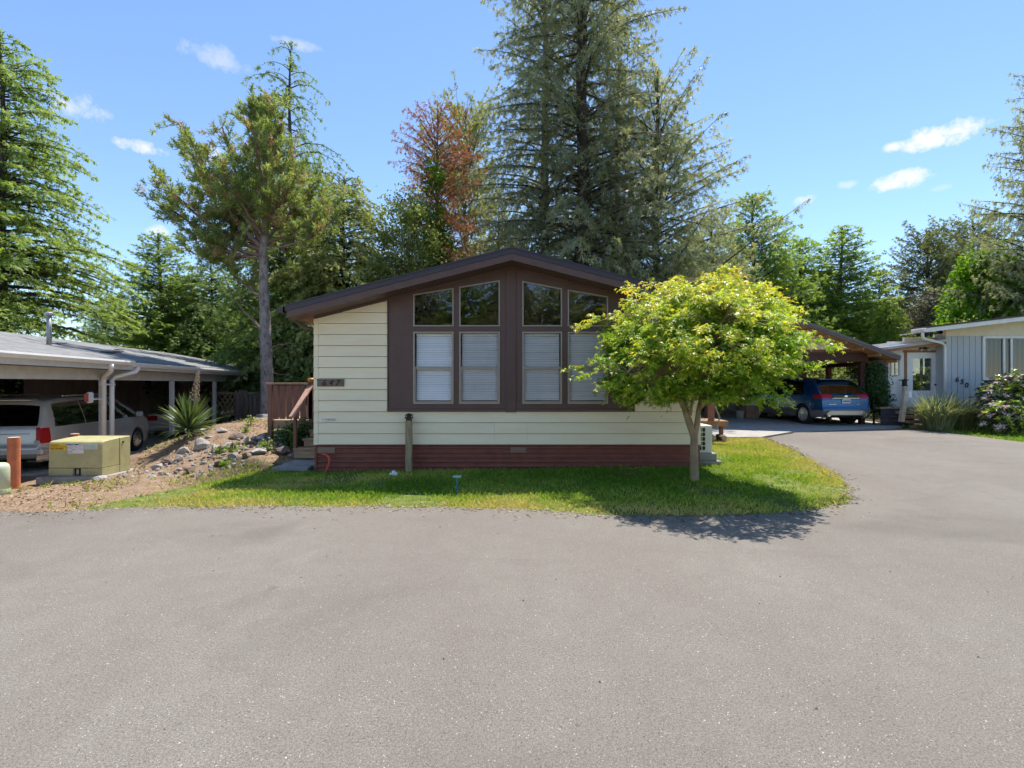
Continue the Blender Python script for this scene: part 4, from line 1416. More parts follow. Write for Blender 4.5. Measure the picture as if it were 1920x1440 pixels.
MB().tube([(RX0, 16.6, 3.42), (RX0, 16.6, 3.28), (RX0 + .07, 16.65, 3.18), (15.2, 16.98, 3.05), (15.34, 17.02, 2.97), (15.36, 17.03, 2.75), (15.36, 17.03, .3)], .045, 8).build("downspout", WGUT, gh, smooth=True)
for (px_, py_, ch, rt) in ((1795, 712, "6", -12), (1804, 716.5, "5", -16), (1812.5, 722.5, "0", -14)):
    q = pt(px_, py_, GY - .03)
    text("digit", ch, .26, INK, gh, (q.x, GY - .032, q.z), (R(90), R(-rt), 0), .008)
# porch with glazed door
PY = 17.5
X_ = lambda px_: (px_ - 960) / 900 * PY
Z_ = lambda py_: 1.6 + (720 - py_) / 900 * PY
dl, dr_, dt = X_(1700), X_(1757), Z_(661)
box("porch_wall", 13.72, dl - .09, PY, PY + .08, .75, 3.15, WHT, gh)
box("porch_wall", dr_ + .09, GX0 - .005, PY, PY + .08, .75, 3.4, WHT, gh)
box("porch_wall", dl - .088, dr_ + .088, PY + .001, PY + .08, dt + .085, 3.3, CRM2, gh)
box("porch_wall", 13.72, 13.8, PY + .081, 18.9, .75, 3.1, WHT, gh)
for x0, x1, z0, z1 in ((dl - .085, dl - .005, .75, dt), (dr_ + .005, dr_ + .085, .75, dt), (dl - .13, dr_ + .13, dt + .002, dt + .08)):
    box("door_trim", x0, x1, PY - .03, PY - .002, z0, z1, RBT, gh)
dd, inn = window(gh, [(dl, .77), (dr_, .77), (dr_, dt - .002), (dl, dt - .002)], .21, PY - .02, PY + .02, PY + .05, WHT, glass_mat("door_glass", (.5, .55, .47), 1.6, 2.2, .12), "storm_door")
MB().box(dr_ - .12, dr_ - .08, PY - .07, PY - .022, 1.55, 1.6).build("door_handle", BLK, dd)
MB().box(dl + .215, dr_ - .215, PY - .018, PY + .015, .98, 1.36).build("kick_panel", WHT, dd)
w2, _ = window(gh, [(13.79, Z_(705)), (X_(1687), Z_(705)), (X_(1687), Z_(673)), (13.79, Z_(673))], .04, PY - .03, PY - .008, PY - .001, CRM2, glass_mat("door_glass"), "porch_window")
MB().box(13.94, 13.96, PY - .028, PY - .01, Z_(704), Z_(674)).box(13.83, X_(1687) - .04, PY - .027, PY - .011, 2.1, 2.12).build("glazing_bar", CRM2, w2)
def pr_(x):
    return 2.83 + .13 * (x - 13.3)
o = MB().prism([(13.3, pr_(13.3)), (15.42, pr_(15.42)), (15.42, pr_(15.42) + .09), (13.3, pr_(13.3) + .09)], 17.0, 19.4).build("porch_roof", mat("pale_grey_porch_roof", (.42, .42, .43), .7, .15, 4), gh)
MB().prism([(13.35, pr_(13.35) - .09), (15.42, pr_(15.42) - .09), (15.42, pr_(15.42) - .002), (13.35, pr_(13.35) - .002)], 17.04, 17.09).build("porch_fascia", RBT, o)
lx, lz = X_(1732), Z_(654)
lp = thing("porch_light", "black twin-globe porch lamp above the glazed door", "wall lamp", (lx, PY, lz))
MB().box(lx - .16, lx + .16, PY - .06, PY - .003, lz, lz + .04).box(lx - .05, lx + .05, PY - .05, PY - .004, lz - .02, lz + .09).build("bracket", BLK, lp)
for x0 in (lx - .13, lx + .13):
    MB().lathe([(.02, lz - .08), (.045, lz - .06), (.05, lz - .03), (.03, lz - .001)], 10, (x0, PY - .05, 0)).build("globe", mat("frosted_globe", (.6, .6, .58), .4), lp)
pdk = thing("porch_steps", "dark timber porch platform with pale newel posts and steps", "porch", (14, 17, .1))
SKB = mat("dark_grey_stained_board", (.07, .065, .07), .8, .25, 6)
for k in range(4):
    box("skirt_board", 13.2, 14.4, 17.18, 17.21, .13 + k * .155, .28 + k * .155, SKB, pdk)
box("platform", 13.2, 15.4, 17.215, 17.48, .70, .75, DWOOD, pdk)
box("platform_edge", 13.15, 14.4, 17.14, 17.179, .72, .78, DWOOD, pdk)
for k in range(4):
    box("step", 13.72, 15.0, 16.3 + k * .22, 16.54 + k * .22, .09 + .15 * k, .19 + .15 * k, mat("light_brown_step", (.42, .27, .17), .75, .2, 5), pdk, .004)
MB().bar(pt(1690, 791, 16.35), pt(1698, 733, 16.5), .13, .13, (0, 1, 0)).build("newel_post", mat("pale_newel_wood", (.50, .43, .33), .75, .2, 5), pdk, bevel=.006)
rx_ = (1696 - 960) / 900 * 17.3
rz_ = 1.6 - 4 / 900 * 17.3
box("rail_post", rx_ - .06, rx_ + .06, 17.24, 17.36, .751, rz_, MATS["pale_newel_wood"], pdk)
ln = thing("post_lantern", "black lantern on the pale porch post", "lantern", (rx_, 17.3, rz_))
MB().box(rx_ - .07, rx_ + .07, 17.23, 17.37, rz_ + .001, rz_ + .03).box(rx_ - .05, rx_ + .05, 17.25, 17.35, rz_ + .03, rz_ + .2).box(rx_ - .08, rx_ + .08, 17.22, 17.38, rz_ + .2, rz_ + .24).build("housing", BLK, ln)
MB().lathe([(.03, rz_ + .24), (.015, rz_ + .28)], 8, (rx_, 17.3, 0)).build("finial", BLK, ln)
q = pt(1704, 739, 16.5)
tag(MB().box(q.x - .06, q.x + .06, 16.44, 16.46, q.z - .12, q.z + .12).build("paper_tag", WST), "white paper notice hanging on the pale newel post", "notice")

# ------------------------------------------------------------------ the pale house across the road (mirrored in the lower panes)
oh = thing("house", "long white house across the road, mirrored in the lower window panes", "house", (0, -18, 0))
OY = -16.5
spans = [(-11, -7.6), (-6.1, -3.0), (-1.9, 1.2), (2.1, 3.6), (4.9, 8.4), (9.9, 13)]
for x0, x1 in spans:
    box("wall", x0, x1, OY - .15, OY, 0, 2.75, WHT, oh)
for (a0, a1), (b0, b1) in zip(spans[:-1], spans[1:]):
    door_ = (a1 == 1.2)
    if not door_:
        box("wall", a1, b0, OY - .15, OY, 0, 1.0, WHT, oh)
    box("wall", a1, b0, OY - .15, OY, 2.15, 2.75, WHT, oh)
    if door_:
        dd_ = box("door", a1 + .02, b0 - .02, OY - .10, OY - .04, .02, 2.13, mat("teal_door_paint", (.10, .25, .26), .5), oh)
        MB().lathe([(.03, 0), (.035, .05)], 10, (a1 + .12, OY - .04, 1.0), 'y').build("door_knob", MATS["brass"], dd_)
    else:
        wnd = box("window", a1 + .01, b0 - .01, OY - .09, OY - .06, 1.01, 2.14, mat("dark_far_glass", (.05, .06, .07), .1, spec=.6), oh)
        MB().box((a1 + b0) / 2 - .03, (a1 + b0) / 2 + .03, OY - .059, OY - .03, 1.02, 2.13).build("mullion", WHT, wnd)
box("wall", -11, 13, OY - 6.1, OY - 6.0, 0, 2.75, WHT, oh)
for x0 in (-11, 12.9):
    box("wall", x0, x0 + .1, OY - 6.0, OY - .151, 0, 2.75, WHT, oh)
rfo = MB().add([(x, y, z) for x in (-11.5, 13.5) for y, z in ((OY + .6, 2.76), (OY - 3, 3.7), (OY - 6.7, 2.76), (OY - 6.7, 2.64), (OY - 3, 3.56), (OY + .6, 2.64))], [(k, (k + 1) % 6, 6 + (k + 1) % 6, 6 + k) for k in range(6)] + [(0, 1, 4, 5), (1, 2, 3, 4), (11, 10, 7, 6), (10, 9, 8, 7)]).build("roof", SHING, oh)
box("gutter", -11.5, 13.5, OY + .601, OY + .70, 2.62, 2.74, WGUT, rfo)

# ------------------------------------------------------------------ vehicles
def car_paint(name, c, metallic=.55, rough=.3):
    return mat(name, c, rough, .03, 3, metallic=metallic, rnd=0, coat=.8)


TYRE = mat("tyre_rubber", (.018, .018, .018), .8, .15, 12)
RIMM = mat("alloy_rim", (.62, .62, .62), .28, .06, 10, metallic=.9)
CGL = glass_mat("car_privacy_glass", (.06, .07, .07), 1.4, .45, .0)
REDL = mat("red_lamp_lens", (.42, .006, .010), .3, .1, 14, spec=.3)
CLRL = mat("clear_lamp_lens", (.62, .58, .56), .15, .1, 20, coat=.6)
CHR = mat("bright_chrome", (.75, .75, .75), .15, .03, 8, metallic=1)
PLAS = mat("grey_cladding_plastic", (.16, .145, .13), .6, .1, 8)
UND = mat("underbody_black", (.012, .012, .012), .9)


def resample(prof, step):
    P = np.array(prof, float)
    # Catmull-Rom through the outline, then even spacing
    Q = []
    n = len(P)
    for i in range(n - 1):
        p0, p1, p2, p3 = P[max(i - 1, 0)], P[i], P[i + 1], P[min(i + 2, n - 1)]
        for t in np.linspace(0, 1, 10, endpoint=False):
            m1, m2 = (p2 - p0) * .35, (p3 - p1) * .35
            Q.append((2 * t**3 - 3 * t**2 + 1) * p1 + (t**3 - 2 * t**2 + t) * m1 + (-2 * t**3 + 3 * t**2) * p2 + (t**3 - t**2) * m2)
    Q.append(P[-1])
    Q = np.array(Q)
    s = np.r_[0, np.cumsum(np.linalg.norm(np.diff(Q, axis=0), axis=1))]
    k = np.linspace(0, s[-1], int(s[-1] / step))
    return np.c_[np.interp(k, s, Q[:, 0]), np.interp(k, s, Q[:, 1])]


NS, NG, NR = 14, 9, 13


def car_shell(prof, L, W, belt, wheels, ra, zsill, tumble, step=.035):
    """lofted body: stations run along the outline from the tail to the nose. returns verts, faces, row of each face, centres"""
    st = resample(prof, step)
    rows = []
    for y, zt in st:
        w = W / 2
        yr, yf = max(y, 0), max(L - y, 0)
        if yr < .5:
            w *= 1 - .10 * (1 - yr / .5) ** 2
        if yf < 1.0:
            w *= 1 - .20 * (1 - yf / 1.0) ** 2.2
        zb = zsill + (.08 * max(0, 1 - yr / .5)) + .06 * max(0, 1 - yf / .4)
        for yw in wheels:
            if abs(y - yw) < ra:
                zb = max(zb, .34 + math.sqrt(ra * ra - (y - yw) ** 2))
        zbe = min(belt(y), zt - .035)
        zb = min(zb, zbe - .03)
        pts = [(0, zb + .02), (w * .7, zb + .01)]
        for k in range(NS):
            t = k / (NS - 1)
            z = zb + (zbe - zb) * t
            hz = (z - .25) / max(belt(y) - .25, .1)
            xx = w * (.955 + .045 * math.sin(min(max(hz, 0), 1) * math.pi * .8 + .25))
            if hz > .55:
                xx -= w * .012 * ((hz - .55) / .45)
            if 0.60 < hz < .66:
                xx -= .006
            pts.append((xx, z))
        xb = pts[-1][0]
        gh = max(zt - zbe, .035)
        zr = zbe + gh * .90
        xr = xb - .012 - tumble * max(gh - .05, 0)
        for k in range(1, NG):
            t = k / (NG - 1)
            pts.append((xb + (xr - xb) * (t ** 1.25), zbe + (zr - zbe) * t))
        for k in range(1, NR):
            t = k / (NR - 1)
            pts.append((xr * (1 - t), zr + (zt - zr) * (1 - (1 - t) ** 3.2)))
        rows.append([(p[0], y, p[1]) for p in pts])
    A = np.array(rows)
    n, m, _ = A.shape
    B = A.copy()
    B[:, :, 0] *= -1
    V = np.concatenate([A.reshape(-1, 3), B.reshape(-1, 3)])
    F, row, stn = [], [], []
    for side in (0, 1):
        o = side * n * m
        for i in range(n - 1):
            for j in range(m - 1):
                q = (o + i * m + j, o + i * m + j + 1, o + (i + 1) * m + j + 1, o + (i + 1) * m + j)
                F.append(q if side == 0 else q[::-1])
                row.append(j)
    # tail and nose caps
    F, row = np.array(F), np.array(row)
    C = V[F].mean(1)
    sm = (st[:-1] + st[1:]) / 2
    k = np.tile(np.repeat(np.arange(n - 1), m - 1), 2)
    return V, F, row, C, sm[k, 0], sm[k, 1]


def sub_mesh(name, V, F, sel, smooth=True, shrink=0):
    f = F[sel]
    u, inv = np.unique(f, return_inverse=True)
    return pydata(name, V[u], inv.reshape(f.shape), smooth)


def make_wheel(parent, x, y, r, w, side, spokes, rimr=.68):
    e = bpy.data.objects.new("wheel", None)
    col.objects.link(e)
    e.parent = parent
    e.location = (x, y, r)
    s = side
    MB().lathe([(r * rimr, s * -.02), (r * .93, s * 0), (r * .985, s * -.02), (r, s * -.05), (r, s * -(w - .03)), (r * .96, s * -w), (r * rimr, s * -w)], 36, (0, 0, 0), 'x').build("tyre", TYRE, e, False, smooth=True)
    mb = MB().lathe([(r * rimr, s * -.02), (r * (rimr - .03), s * -.012), (r * (rimr - .06), s * -.03), (r * (rimr - .08), s * -.12)], 36, (0, 0, 0), 'x')
    rim = mb.build("rim", RIMM, e, False, smooth=False)
    MB().lathe([(r * (rimr - .05), s * -.10), (r * .1, s * -.11)], 30, (0, 0, 0), 'x').build("brake_disc", UND, rim, False)
    for k in range(spokes):
        a = 2 * math.pi * k / spokes + .2
        for da in (-.10, .10):
            p0 = Vector((s * -.022, math.cos(a) * r * .10, math.sin(a) * r * .10))
            p1 = Vector((s * -.030, math.cos(a + da * 1.6) * r * (rimr - .05), math.sin(a + da * 1.6) * r * (rimr - .05)))
            MB().bar(p0, p1, .028, .02, (1, 0, 0)).build("spoke", RIMM, rim, False)
    MB().lathe([(r * .17, s * -.03), (r * .15, s * -.005), (r * .05, s * 0)], 16, (0, 0, 0), 'x').build("hub_cap", RIMM, rim, False)
    return e


def build_car(name, label, cat, loc, yaw, prof, L, W, belt, wheels, ra, wr, zsill, tumble, paint, side_glass, rear_glass, front_glass, lamp, cladding=None, spokes=10, rims=.68):
    t = thing(name, label, cat, loc, yaw)
    V, F, row, C, sy, sz = car_shell(prof, L, W, belt, wheels, ra, zsill, tumble)
    ax = np.abs(C[:, 0])
    n0 = 2 + NS - 1
    under = row < 1
    g_rows = (row >= n0) & (row < n0 + NG - 2)
    sg = np.zeros(len(F), bool)
    sgs = []
    for y0, y1, k0, k1 in side_glass:   # slanted ends: y limits shift with height
        hz = (C[:, 2] - belt(1.5)) / .6
        sgs.append(g_rows & ~sg & (C[:, 2] > belt(1.5) - .03) & (C[:, 1] > y0 + k0 * hz) & (C[:, 1] < y1 + k1 * hz))
        sg |= sgs[-1]
    yb, zg0, zg1, wf = rear_glass
    rows_top = row >= n0 + NG - 2
    rg = (row >= n0 + NG - 2 + 2) & (sy < yb) & (sz > zg0) & (sz < zg1)
    yf, zf0, zf1, wf2 = front_glass
    fg = (row >= n0 + NG - 2 + 2) & (sy > yf) & (sz > zf0) & (sz < zf1)
    lm = lamp(C, ax) & ~rg & ~sg & ~under
    cl = (C[:, 2] < cladding) & ~under & ~lm if cladding else np.zeros(len(F), bool)
    body = ~(sg | rg | fg | lm | under | cl)
    link("body", sub_mesh("body", V, F, body), paint, t)
    link("underbody", sub_mesh("underbody", V, F, under), UND, t)
    if cladding:
        link("cladding", sub_mesh("cladding", V, F, cl), PLAS, t)
    for s in (-1, 1):
        for k in sgs:
            k = k & sg & (np.sign(C[:, 0]) == s)
            if k.any():
                link("side_window", sub_mesh("side_window", V, F, k), CGL, t)
        link("tail_lamp", sub_mesh("tail_lamp", V, F, lm & (np.sign(C[:, 0]) == s)), REDL, t)
    link("rear_window", sub_mesh("rear_window", V, F, rg), CGL, t)
    link("windscreen", sub_mesh("windscreen", V, F, fg), CGL, t)
    MB().box(-W * .40, W * .40, .5, L - .6, .30, .95).build("cabin_floor", UND, t, False)
    MB().box(-W * .36, W * .36, L * .42, L * .46, .95, 1.28).box(-W * .36, W * .36, L * .24, L * .28, .95, 1.26).build("seat_back", mat("dark_seat_cloth", (.05, .05, .055), .9), t, False, bevel=.03)
    for yw in wheels:
        for s in (-1, 1):
            make_wheel(t, s * (W / 2 - .02), yw, wr, .23, s, spokes, rims)
    # door seams, handles, mirrors
    for s in (-1, 1):
        for yy in side_glass[:2]:
            MB().box(s * W / 2 * .992 - .006, s * W / 2 * .992 + .006, yy[1] - .32, yy[1] - .14, .90, .93).build("door_handle", paint, t, False, bevel=.004)
        ym = side_glass[-1][1] - .25
        mr = MB().box(s * (W / 2 + .02), s * (W / 2 + .20), ym, ym + .13, 1.02, 1.20).build("mirror", paint, t, False, bevel=.04)
        MB().box(s * (W / 2 - .06), s * (W / 2 + .02), ym + .04, ym + .1, 1.02, 1.07).build("mirror_arm", PLAS, mr, False)
    return t


# --- blue crossover, right carport
BLUE = car_paint("deep_blue_metallic", (.002, .07, .19))
sp = [(.10, .34), (.04, .42), (.0, .52), (.0, .60), (.03, .68), (.045, .84), (.05, .93), (.07, 1.02), (.10, 1.09), (.17, 1.15), (.42, 1.43), (.60, 1.60), (.68, 1.64), (.95, 1.68), (1.8, 1.735), (2.5, 1.72), (2.95, 1.63), (3.72, 1.20), (4.0, 1.13), (4.5, 1.0), (4.7, .84), (4.77, .6), (4.74, .36)]
suv = build_car("parked_car", "blue crossover car backed under the gabled carport", "car", (11.82, 16.95, .115), R(4), sp, 4.78, 1.93, lambda y: 1.10 - .03 * min(max(y - 1, 0), 3) , (.98, 3.83), .42, .37, .27, .34,
                BLUE, [(.95, 1.62, .25, 0), (1.70, 2.55, 0, 0), (2.65, 3.55, 0, -.75)], (.75, 1.16, 1.60, .68), (2.9, 1.18, 1.66, .72),
                lambda C, ax: (C[:, 1] < .42) & (C[:, 2] > .98) & (C[:, 2] < 1.115) & (ax > .50), cladding=.56, spokes=10)
MB().box(-.70, .70, .42, .72, 1.635, 1.675).build("spoiler", BLUE, suv, False, bevel=.015)
MB().box(-.48, .48, .035, .06, 1.005, 1.09).build("tailgate_bar", mat("gloss_black_trim", (.012, .012, .013), .2, coat=.5), suv, False, bevel=.006)
MB().box(-.50, .50, .028, .05, .975, .992).build("chrome_strip", CHR, suv, False)
pq = MB().box(-.15, .15, .018, .04, .80, .95).build("number_plate", mat("white_plate", (.72, .72, .70), .45), suv, False, bevel=.004)
mb = MB()
for k in range(6):
    mb.box(-.11 + k * .04, -.085 + k * .04, .012, .0175, .845, .905)
mb.build("plate_characters", mat("plate_ink", (.06, .09, .12), .6), pq, False)
bd = MB().lathe([(.055, 0), (.05, -.012)], 20, (0, .034, 1.05), 'y').build("badge", CHR, suv, False, smooth=False)
bd.scale = (1.25, 1, .7)
bd.location = (0, 0, .315)
mb = MB()
for k in range(8):
    mb.box(-.62 + k * .032, -.60 + k * .032, .03, .042, .755, .775)
for k in range(4):
    mb.box(.42 + k * .032, .44 + k * .032, .03, .042, .755, .775)
mb.build("model_lettering", CHR, suv, False)
sk = MB()
sk.add([(-.78, -.02, .42), (-.62, -.025, .54), (.62, -.025, .54), (.78, -.02, .42), (.62, .02, .36), (-.62, .02, .36), (-.5, -.03, .40), (.5, -.03, .40)],
       [(0, 1, 6, 5), (1, 2, 7, 6), (2, 3, 4, 7), (5, 6, 7, 4)])
sk.build("skid_plate", mat("champagne_skid_plate", (.55, .46, .36), .4, .05, 8, metallic=.5), suv, False)
for s in (-1, 1):
    MB().lathe([(.062, -.04), (.068, -.045), (.068, .12), (.045, .12), (.045, -.038)], 20, (s * .66, .02, .40), 'y').build("exhaust_tip", CHR, suv, False)
    MB().lathe([(.044, .0), (.02, .01)], 16, (s * .66, .02, .40), 'y').build("exhaust_bore", UND, suv, False)
MB().bar((-.1, .10, 1.17), (.30, .16, 1.20), .02, .02).build("wiper", BLK, suv, False)

# --- silver minivan, left carport
SILV = car_paint("silver_metallic", (.56, .52, .47), .3, .32)
vp_ = [(.12, .34), (.04, .40), (.0, .50), (.0, .60), (.05, .68), (.07, .86), (.09, 1.0), (.12, 1.07), (.18, 1.16), (.33, 1.48), (.40, 1.60), (.50, 1.67), (.7, 1.70), (1.6, 1.75), (2.7, 1.74), (3.2, 1.68), (4.15, 1.13), (4.4, 1.05), (4.85, .93), (5.05, .76), (5.14, .5), (5.1, .34)]
rr_c = Vector((-10.36, 10.6, -.41))
th = R(13.7)
vloc = rr_c + Vector((-math.cos(th), -math.sin(th), 0)) * 1.0
van = build_car("parked_minivan", "silver minivan parked under the left carport behind the transformer", "minivan", vloc, th, vp_, 5.15, 2.0, lambda y: 1.03, (1.0, 4.08), .40, .345, .24, .30,
                SILV, [(.46, 1.58, .16, 0), (1.60, 2.82, 0, 0), (2.85, 4.05, 0, -1.0)], (.60, 1.075, 1.56, .80), (3.1, 1.12, 1.64, .8),
                lambda C, ax: (C[:, 1] < .30) & (C[:, 2] > .70) & (C[:, 2] < 1.03) & (ax > .80), spokes=9, rims=.66)
for s in (-1, 1):
    MB().box(s * .86 - .05, s * .86 + .05, .03, .06, .70, .76).build("reverse_lamp", CLRL, van, False, bevel=.01)
MB().box(-.62, .62, .25, .48, 1.63, 1.66).build("spoiler", SILV, van, False, bevel=.01)
MB().box(-.99, .99, -.012, .3, .42, .60).build("rear_bumper", SILV, van, False, bevel=.045)
MB().box(-.16, .16, .045, .07, .80, .95).build("number_plate", MATS["white_plate"], van, False)
MB().box(-.72, .72, .052, .062, .905, .915).build("tailgate_seam", PLAS, van, False)
MB().bar((-.35, .16, 1.12), (.25, .20, 1.14), .02, .02).build("wiper", BLK, van, False)
for s in (-1, 1):
    MB().bar((s * .80, 1.0, 1.725), (s * .80, 2.9, 1.745), .03, .025).build("roof_rail", SILV, van, False)

# --- pale silver saloon further in
SED = car_paint("pale_silver_metallic", (.60, .59, .57), .3, .35)
ep = [(.10, .30), (.02, .42), (0, .55), (.01, .70), (.04, .86), (.10, .95), (.55, 1.01), (.75, 1.08), (1.25, 1.36), (1.7, 1.44), (2.3, 1.43), (2.6, 1.37), (3.25, 1.05), (3.5, .98), (4.25, .82), (4.5, .66), (4.58, .5), (4.52, .3)]
sedan = build_car("parked_saloon", "pale silver saloon car parked beyond the minivan, mostly behind the yucca", "car", (-12.75, 17.95, -.46), R(11.9), ep, 4.58, 1.8, lambda y: .95, (.9, 3.62), .36, .32, .2, .42,
                  SED, [(1.2, 1.78, .35, 0), (1.82, 2.55, 0, 0), (2.6, 3.05, 0, -.55)], (1.3, 1.03, 1.36, .60), (2.6, 1.02, 1.36, .62),
                  lambda C, ax: (C[:, 1] < .22) & (C[:, 2] > .70) & (C[:, 2] < .88) & (ax > .48), spokes=7, rims=.72)

# ------------------------------------------------------------------ vegetation
def unit(a):
    return a / (np.linalg.norm(a, axis=-1, keepdims=True) + 1e-9)


def sprigs(P, D, L, W, rng, flat=.6, bend=.15):
    """leafy sprays as bent diamonds: P base, D direction, flat = how level they lie"""
    n = len(P)
    D = unit(D)
    up = unit(np.array([0, 0, 1.0]) * flat + rng.normal(0, 1, (n, 3)) * (1 - flat))
    S = unit(np.cross(D, up))
    N = np.cross(S, D)
    L, W = np.asarray(L).reshape(-1, 1) * np.ones((n, 1)), np.asarray(W).reshape(-1, 1) * np.ones((n, 1))
    mid = P + D * L * .45 + N * L * bend * .5
    V = np.stack([P, mid + S * W * .5, P + D * L - N * L * bend, mid - S * W * .5], 1)
    return V


def feathers(P, D, L, W, rng, flat=.6):
    """conifer sprays: a narrow shoot with two side shoots, three slim faces each"""
    n = len(P)
    D = unit(D)
    up = unit(np.array([0, 0, 1.0]) * flat + rng.normal(0, 1, (n, 3)) * (1 - flat))
    S = unit(np.cross(D, up))
    N = np.cross(S, D)
    L, W = np.asarray(L).reshape(-1, 1), np.asarray(W).reshape(-1, 1)
    out = []
    for a, st, ln, w in ((0, 0, 1, .55), (.75, .18, .62, .5), (-.75, .32, .58, .5)):
        d = D * math.cos(a) + S * math.sin(a)
        s = S * math.cos(a) - D * math.sin(a)
        b = P + D * L * st
        mid = b + d * L * ln * .5
        out.append(np.stack([b, mid + s * W * w * .5 + N * L * .03, b + d * L * ln - N * L * .12, mid - s * W * w * .5 + N * L * .03], 1))
    return np.concatenate(out)


def tubes(paths, radii, sides=4):
    """many tubes at once: paths (n,k,3), radii (n,k)"""
    n, k, _ = paths.shape
    T = np.gradient(paths, axis=1)
    T = unit(T)
    ref = np.where(np.abs(T[..., 2:3]) < .9, np.array([0, 0, 1.0]), np.array([1.0, 0, 0]))
    S = unit(np.cross(T, ref))
    U = np.cross(S, T)
    a = np.arange(sides) / sides * 2 * math.pi
    ring_ = S[:, :, None] * np.cos(a)[None, None, :, None] + U[:, :, None] * np.sin(a)[None, None, :, None]
    V = paths[:, :, None] + ring_ * radii[:, :, None, None]
    idx = np.arange(n * k * sides).reshape(n, k, sides)
    nxt = np.roll(idx, -1, axis=2)
    F = np.stack([idx[:, :-1], nxt[:, :-1], nxt[:, 1:], idx[:, 1:]], -1).reshape(-1, 4)
    return V.reshape(-1, 3), F


def join(parts):
    V, F, o = [], [], 0
    for v, f in parts:
        V.append(v)
        F.append(f + o)
        o += len(v)
    return np.concatenate(V), np.concatenate(F)


def conifer(seed, H, Rr, base=.06, nB=230, up=.12, droop=.35, tipup=.0, twig=.42, twigdroop=.35, sl=.24, sw=.085, dens=1.0, power=.85, irr=.3, flat=.55,
            bare=0.0, lean=0.0, rbase=.016, oneside=None, fill=1):
    """returns (wood mesh arrays, crown arrays, shade): whorled boughs carrying side twigs carrying sprays"""
    rng = np.random.default_rng(seed)
    u = np.sort(rng.beta(1.0, 1.08, nB))
    h = H * (base + (1 - base) * u)
    r = Rr * (1 - u) ** power * np.minimum(1, (u + .05) / .16) * (1 - irr + 2 * irr * rng.random(nB)) + .22
    az = np.arange(nB) * 2.399963 + rng.normal(0, .35, nB)
    if oneside is not None:
        r = r * (1 + oneside[1] * np.cos(az - oneside[0]))
    tx = lambda hh: np.stack([lean * (hh / H) ** 1.5 + .06 * np.sin(hh * .7 + seed), .05 * np.cos(hh * .6), hh], -1)
    O = np.stack([np.cos(az), np.sin(az), 0 * az], -1)
    Sd = np.stack([-np.sin(az), np.cos(az), 0 * az], -1)
    upv = up * (1 + .35 * rng.normal(0, 1, nB)) + .35 * u ** 2

    def bough(i, t):
        rr = r[i][:, None] * t[:, None]
        z = r[i] * (upv[i] * t - droop * t ** 2 + tipup * t ** 3)
        q = tx(h[i]) + O[i] * rr
        q[:, 2] += z
        return q
    cnt = np.maximum(3, (r / .17 * dens).astype(int))
    bi = np.repeat(np.arange(nB), cnt)
    t = rng.uniform(bare + .08, 1.0, len(bi)) ** .85
    side = rng.choice([-1.0, 1.0], len(bi))
    tl = np.clip(twig * r[bi] * (1.05 - t) ** .8, .16, 1.1) * rng.uniform(.7, 1.25, len(bi))
    base_p = bough(bi, t)
    fwd = rng.uniform(.35, .8, len(bi))[:, None]
    td = unit(O[bi] * fwd + Sd[bi] * side[:, None] * (1 - fwd * .4) + np.array([0, 0, 1.0]) * (rng.normal(0, .12, len(bi))[:, None] + .05))
    ns = np.maximum(2, (tl / .105 * fill).astype(int))
    ti = np.repeat(np.arange(len(bi)), ns)
    q = rng.uniform(.0, 1, len(ti))
    P = base_p[ti] + td[ti] * (tl[ti] * q)[:, None]
    P[:, 2] -= twigdroop * tl[ti] * q ** 1.6
    D = td[ti] + rng.normal(0, .38, (len(ti), 3))
    D[:, 2] -= twigdroop * (.5 + q) * 1.1
    V = feathers(P, D, sl * rng.uniform(.6, 1.3, len(ti)), sw * rng.uniform(.7, 1.4, len(ti)), rng, flat)
    clump = rng.random(nB)[bi][ti]
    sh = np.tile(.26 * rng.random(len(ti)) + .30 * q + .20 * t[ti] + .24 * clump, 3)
    # sprays along the boughs themselves, out to the tips
    na = np.maximum(4, (r / .075 * fill).astype(int))
    bj = np.repeat(np.arange(nB), na)
    ta = rng.uniform(bare + .12, 1.03, len(bj)) ** .75
    Pa = bough(bj, ta)
    Ta = bough(bj, ta + .02) - Pa
    Da = unit(Ta) + rng.normal(0, .42, (len(bj), 3))
    Da[:, 2] -= twigdroop * .35
    V = np.concatenate([V, feathers(Pa, Da, sl * rng.uniform(.6, 1.2, len(bj)), sw * rng.uniform(.8, 1.4, len(bj)), rng, flat)])
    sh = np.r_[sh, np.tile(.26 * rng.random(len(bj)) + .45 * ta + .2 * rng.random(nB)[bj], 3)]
    # leader
    nl = 60
    hl = H * (1 - .08 * rng.random(nl))
    Pl = tx(hl)
    Vl = sprigs(Pl, rng.normal(0, .5, (nl, 3)) + np.array([0, 0, .8]), sl, sw, rng, .1)
    V = np.concatenate([V, Vl])
    sh = np.r_[sh, rng.random(nl)]
    # wood
    hh = np.linspace(-.3, H, 16)
    tr = tubes(tx(hh)[None], (H * rbase * (1 - np.clip(hh, 0, H) / H) ** .8 + .015)[None], 10)
    tt = np.linspace(0, 1, 5)
    bp_ = np.stack([bough(np.arange(nB), np.full(nB, s)) for s in tt], 1)
    br = tubes(bp_, (.008 + .011 * r)[:, None] * (1.05 - tt)[None], 4)
    return join([tr, br]), V.reshape(-1, 3), sh


CONES = {}


def conifer_meshes(key, **kw):
    if key not in CONES:
        w, V, sh = conifer(**kw)
        n = len(V) // 4
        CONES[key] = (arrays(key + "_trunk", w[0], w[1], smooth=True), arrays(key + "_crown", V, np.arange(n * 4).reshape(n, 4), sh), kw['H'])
    return CONES[key]


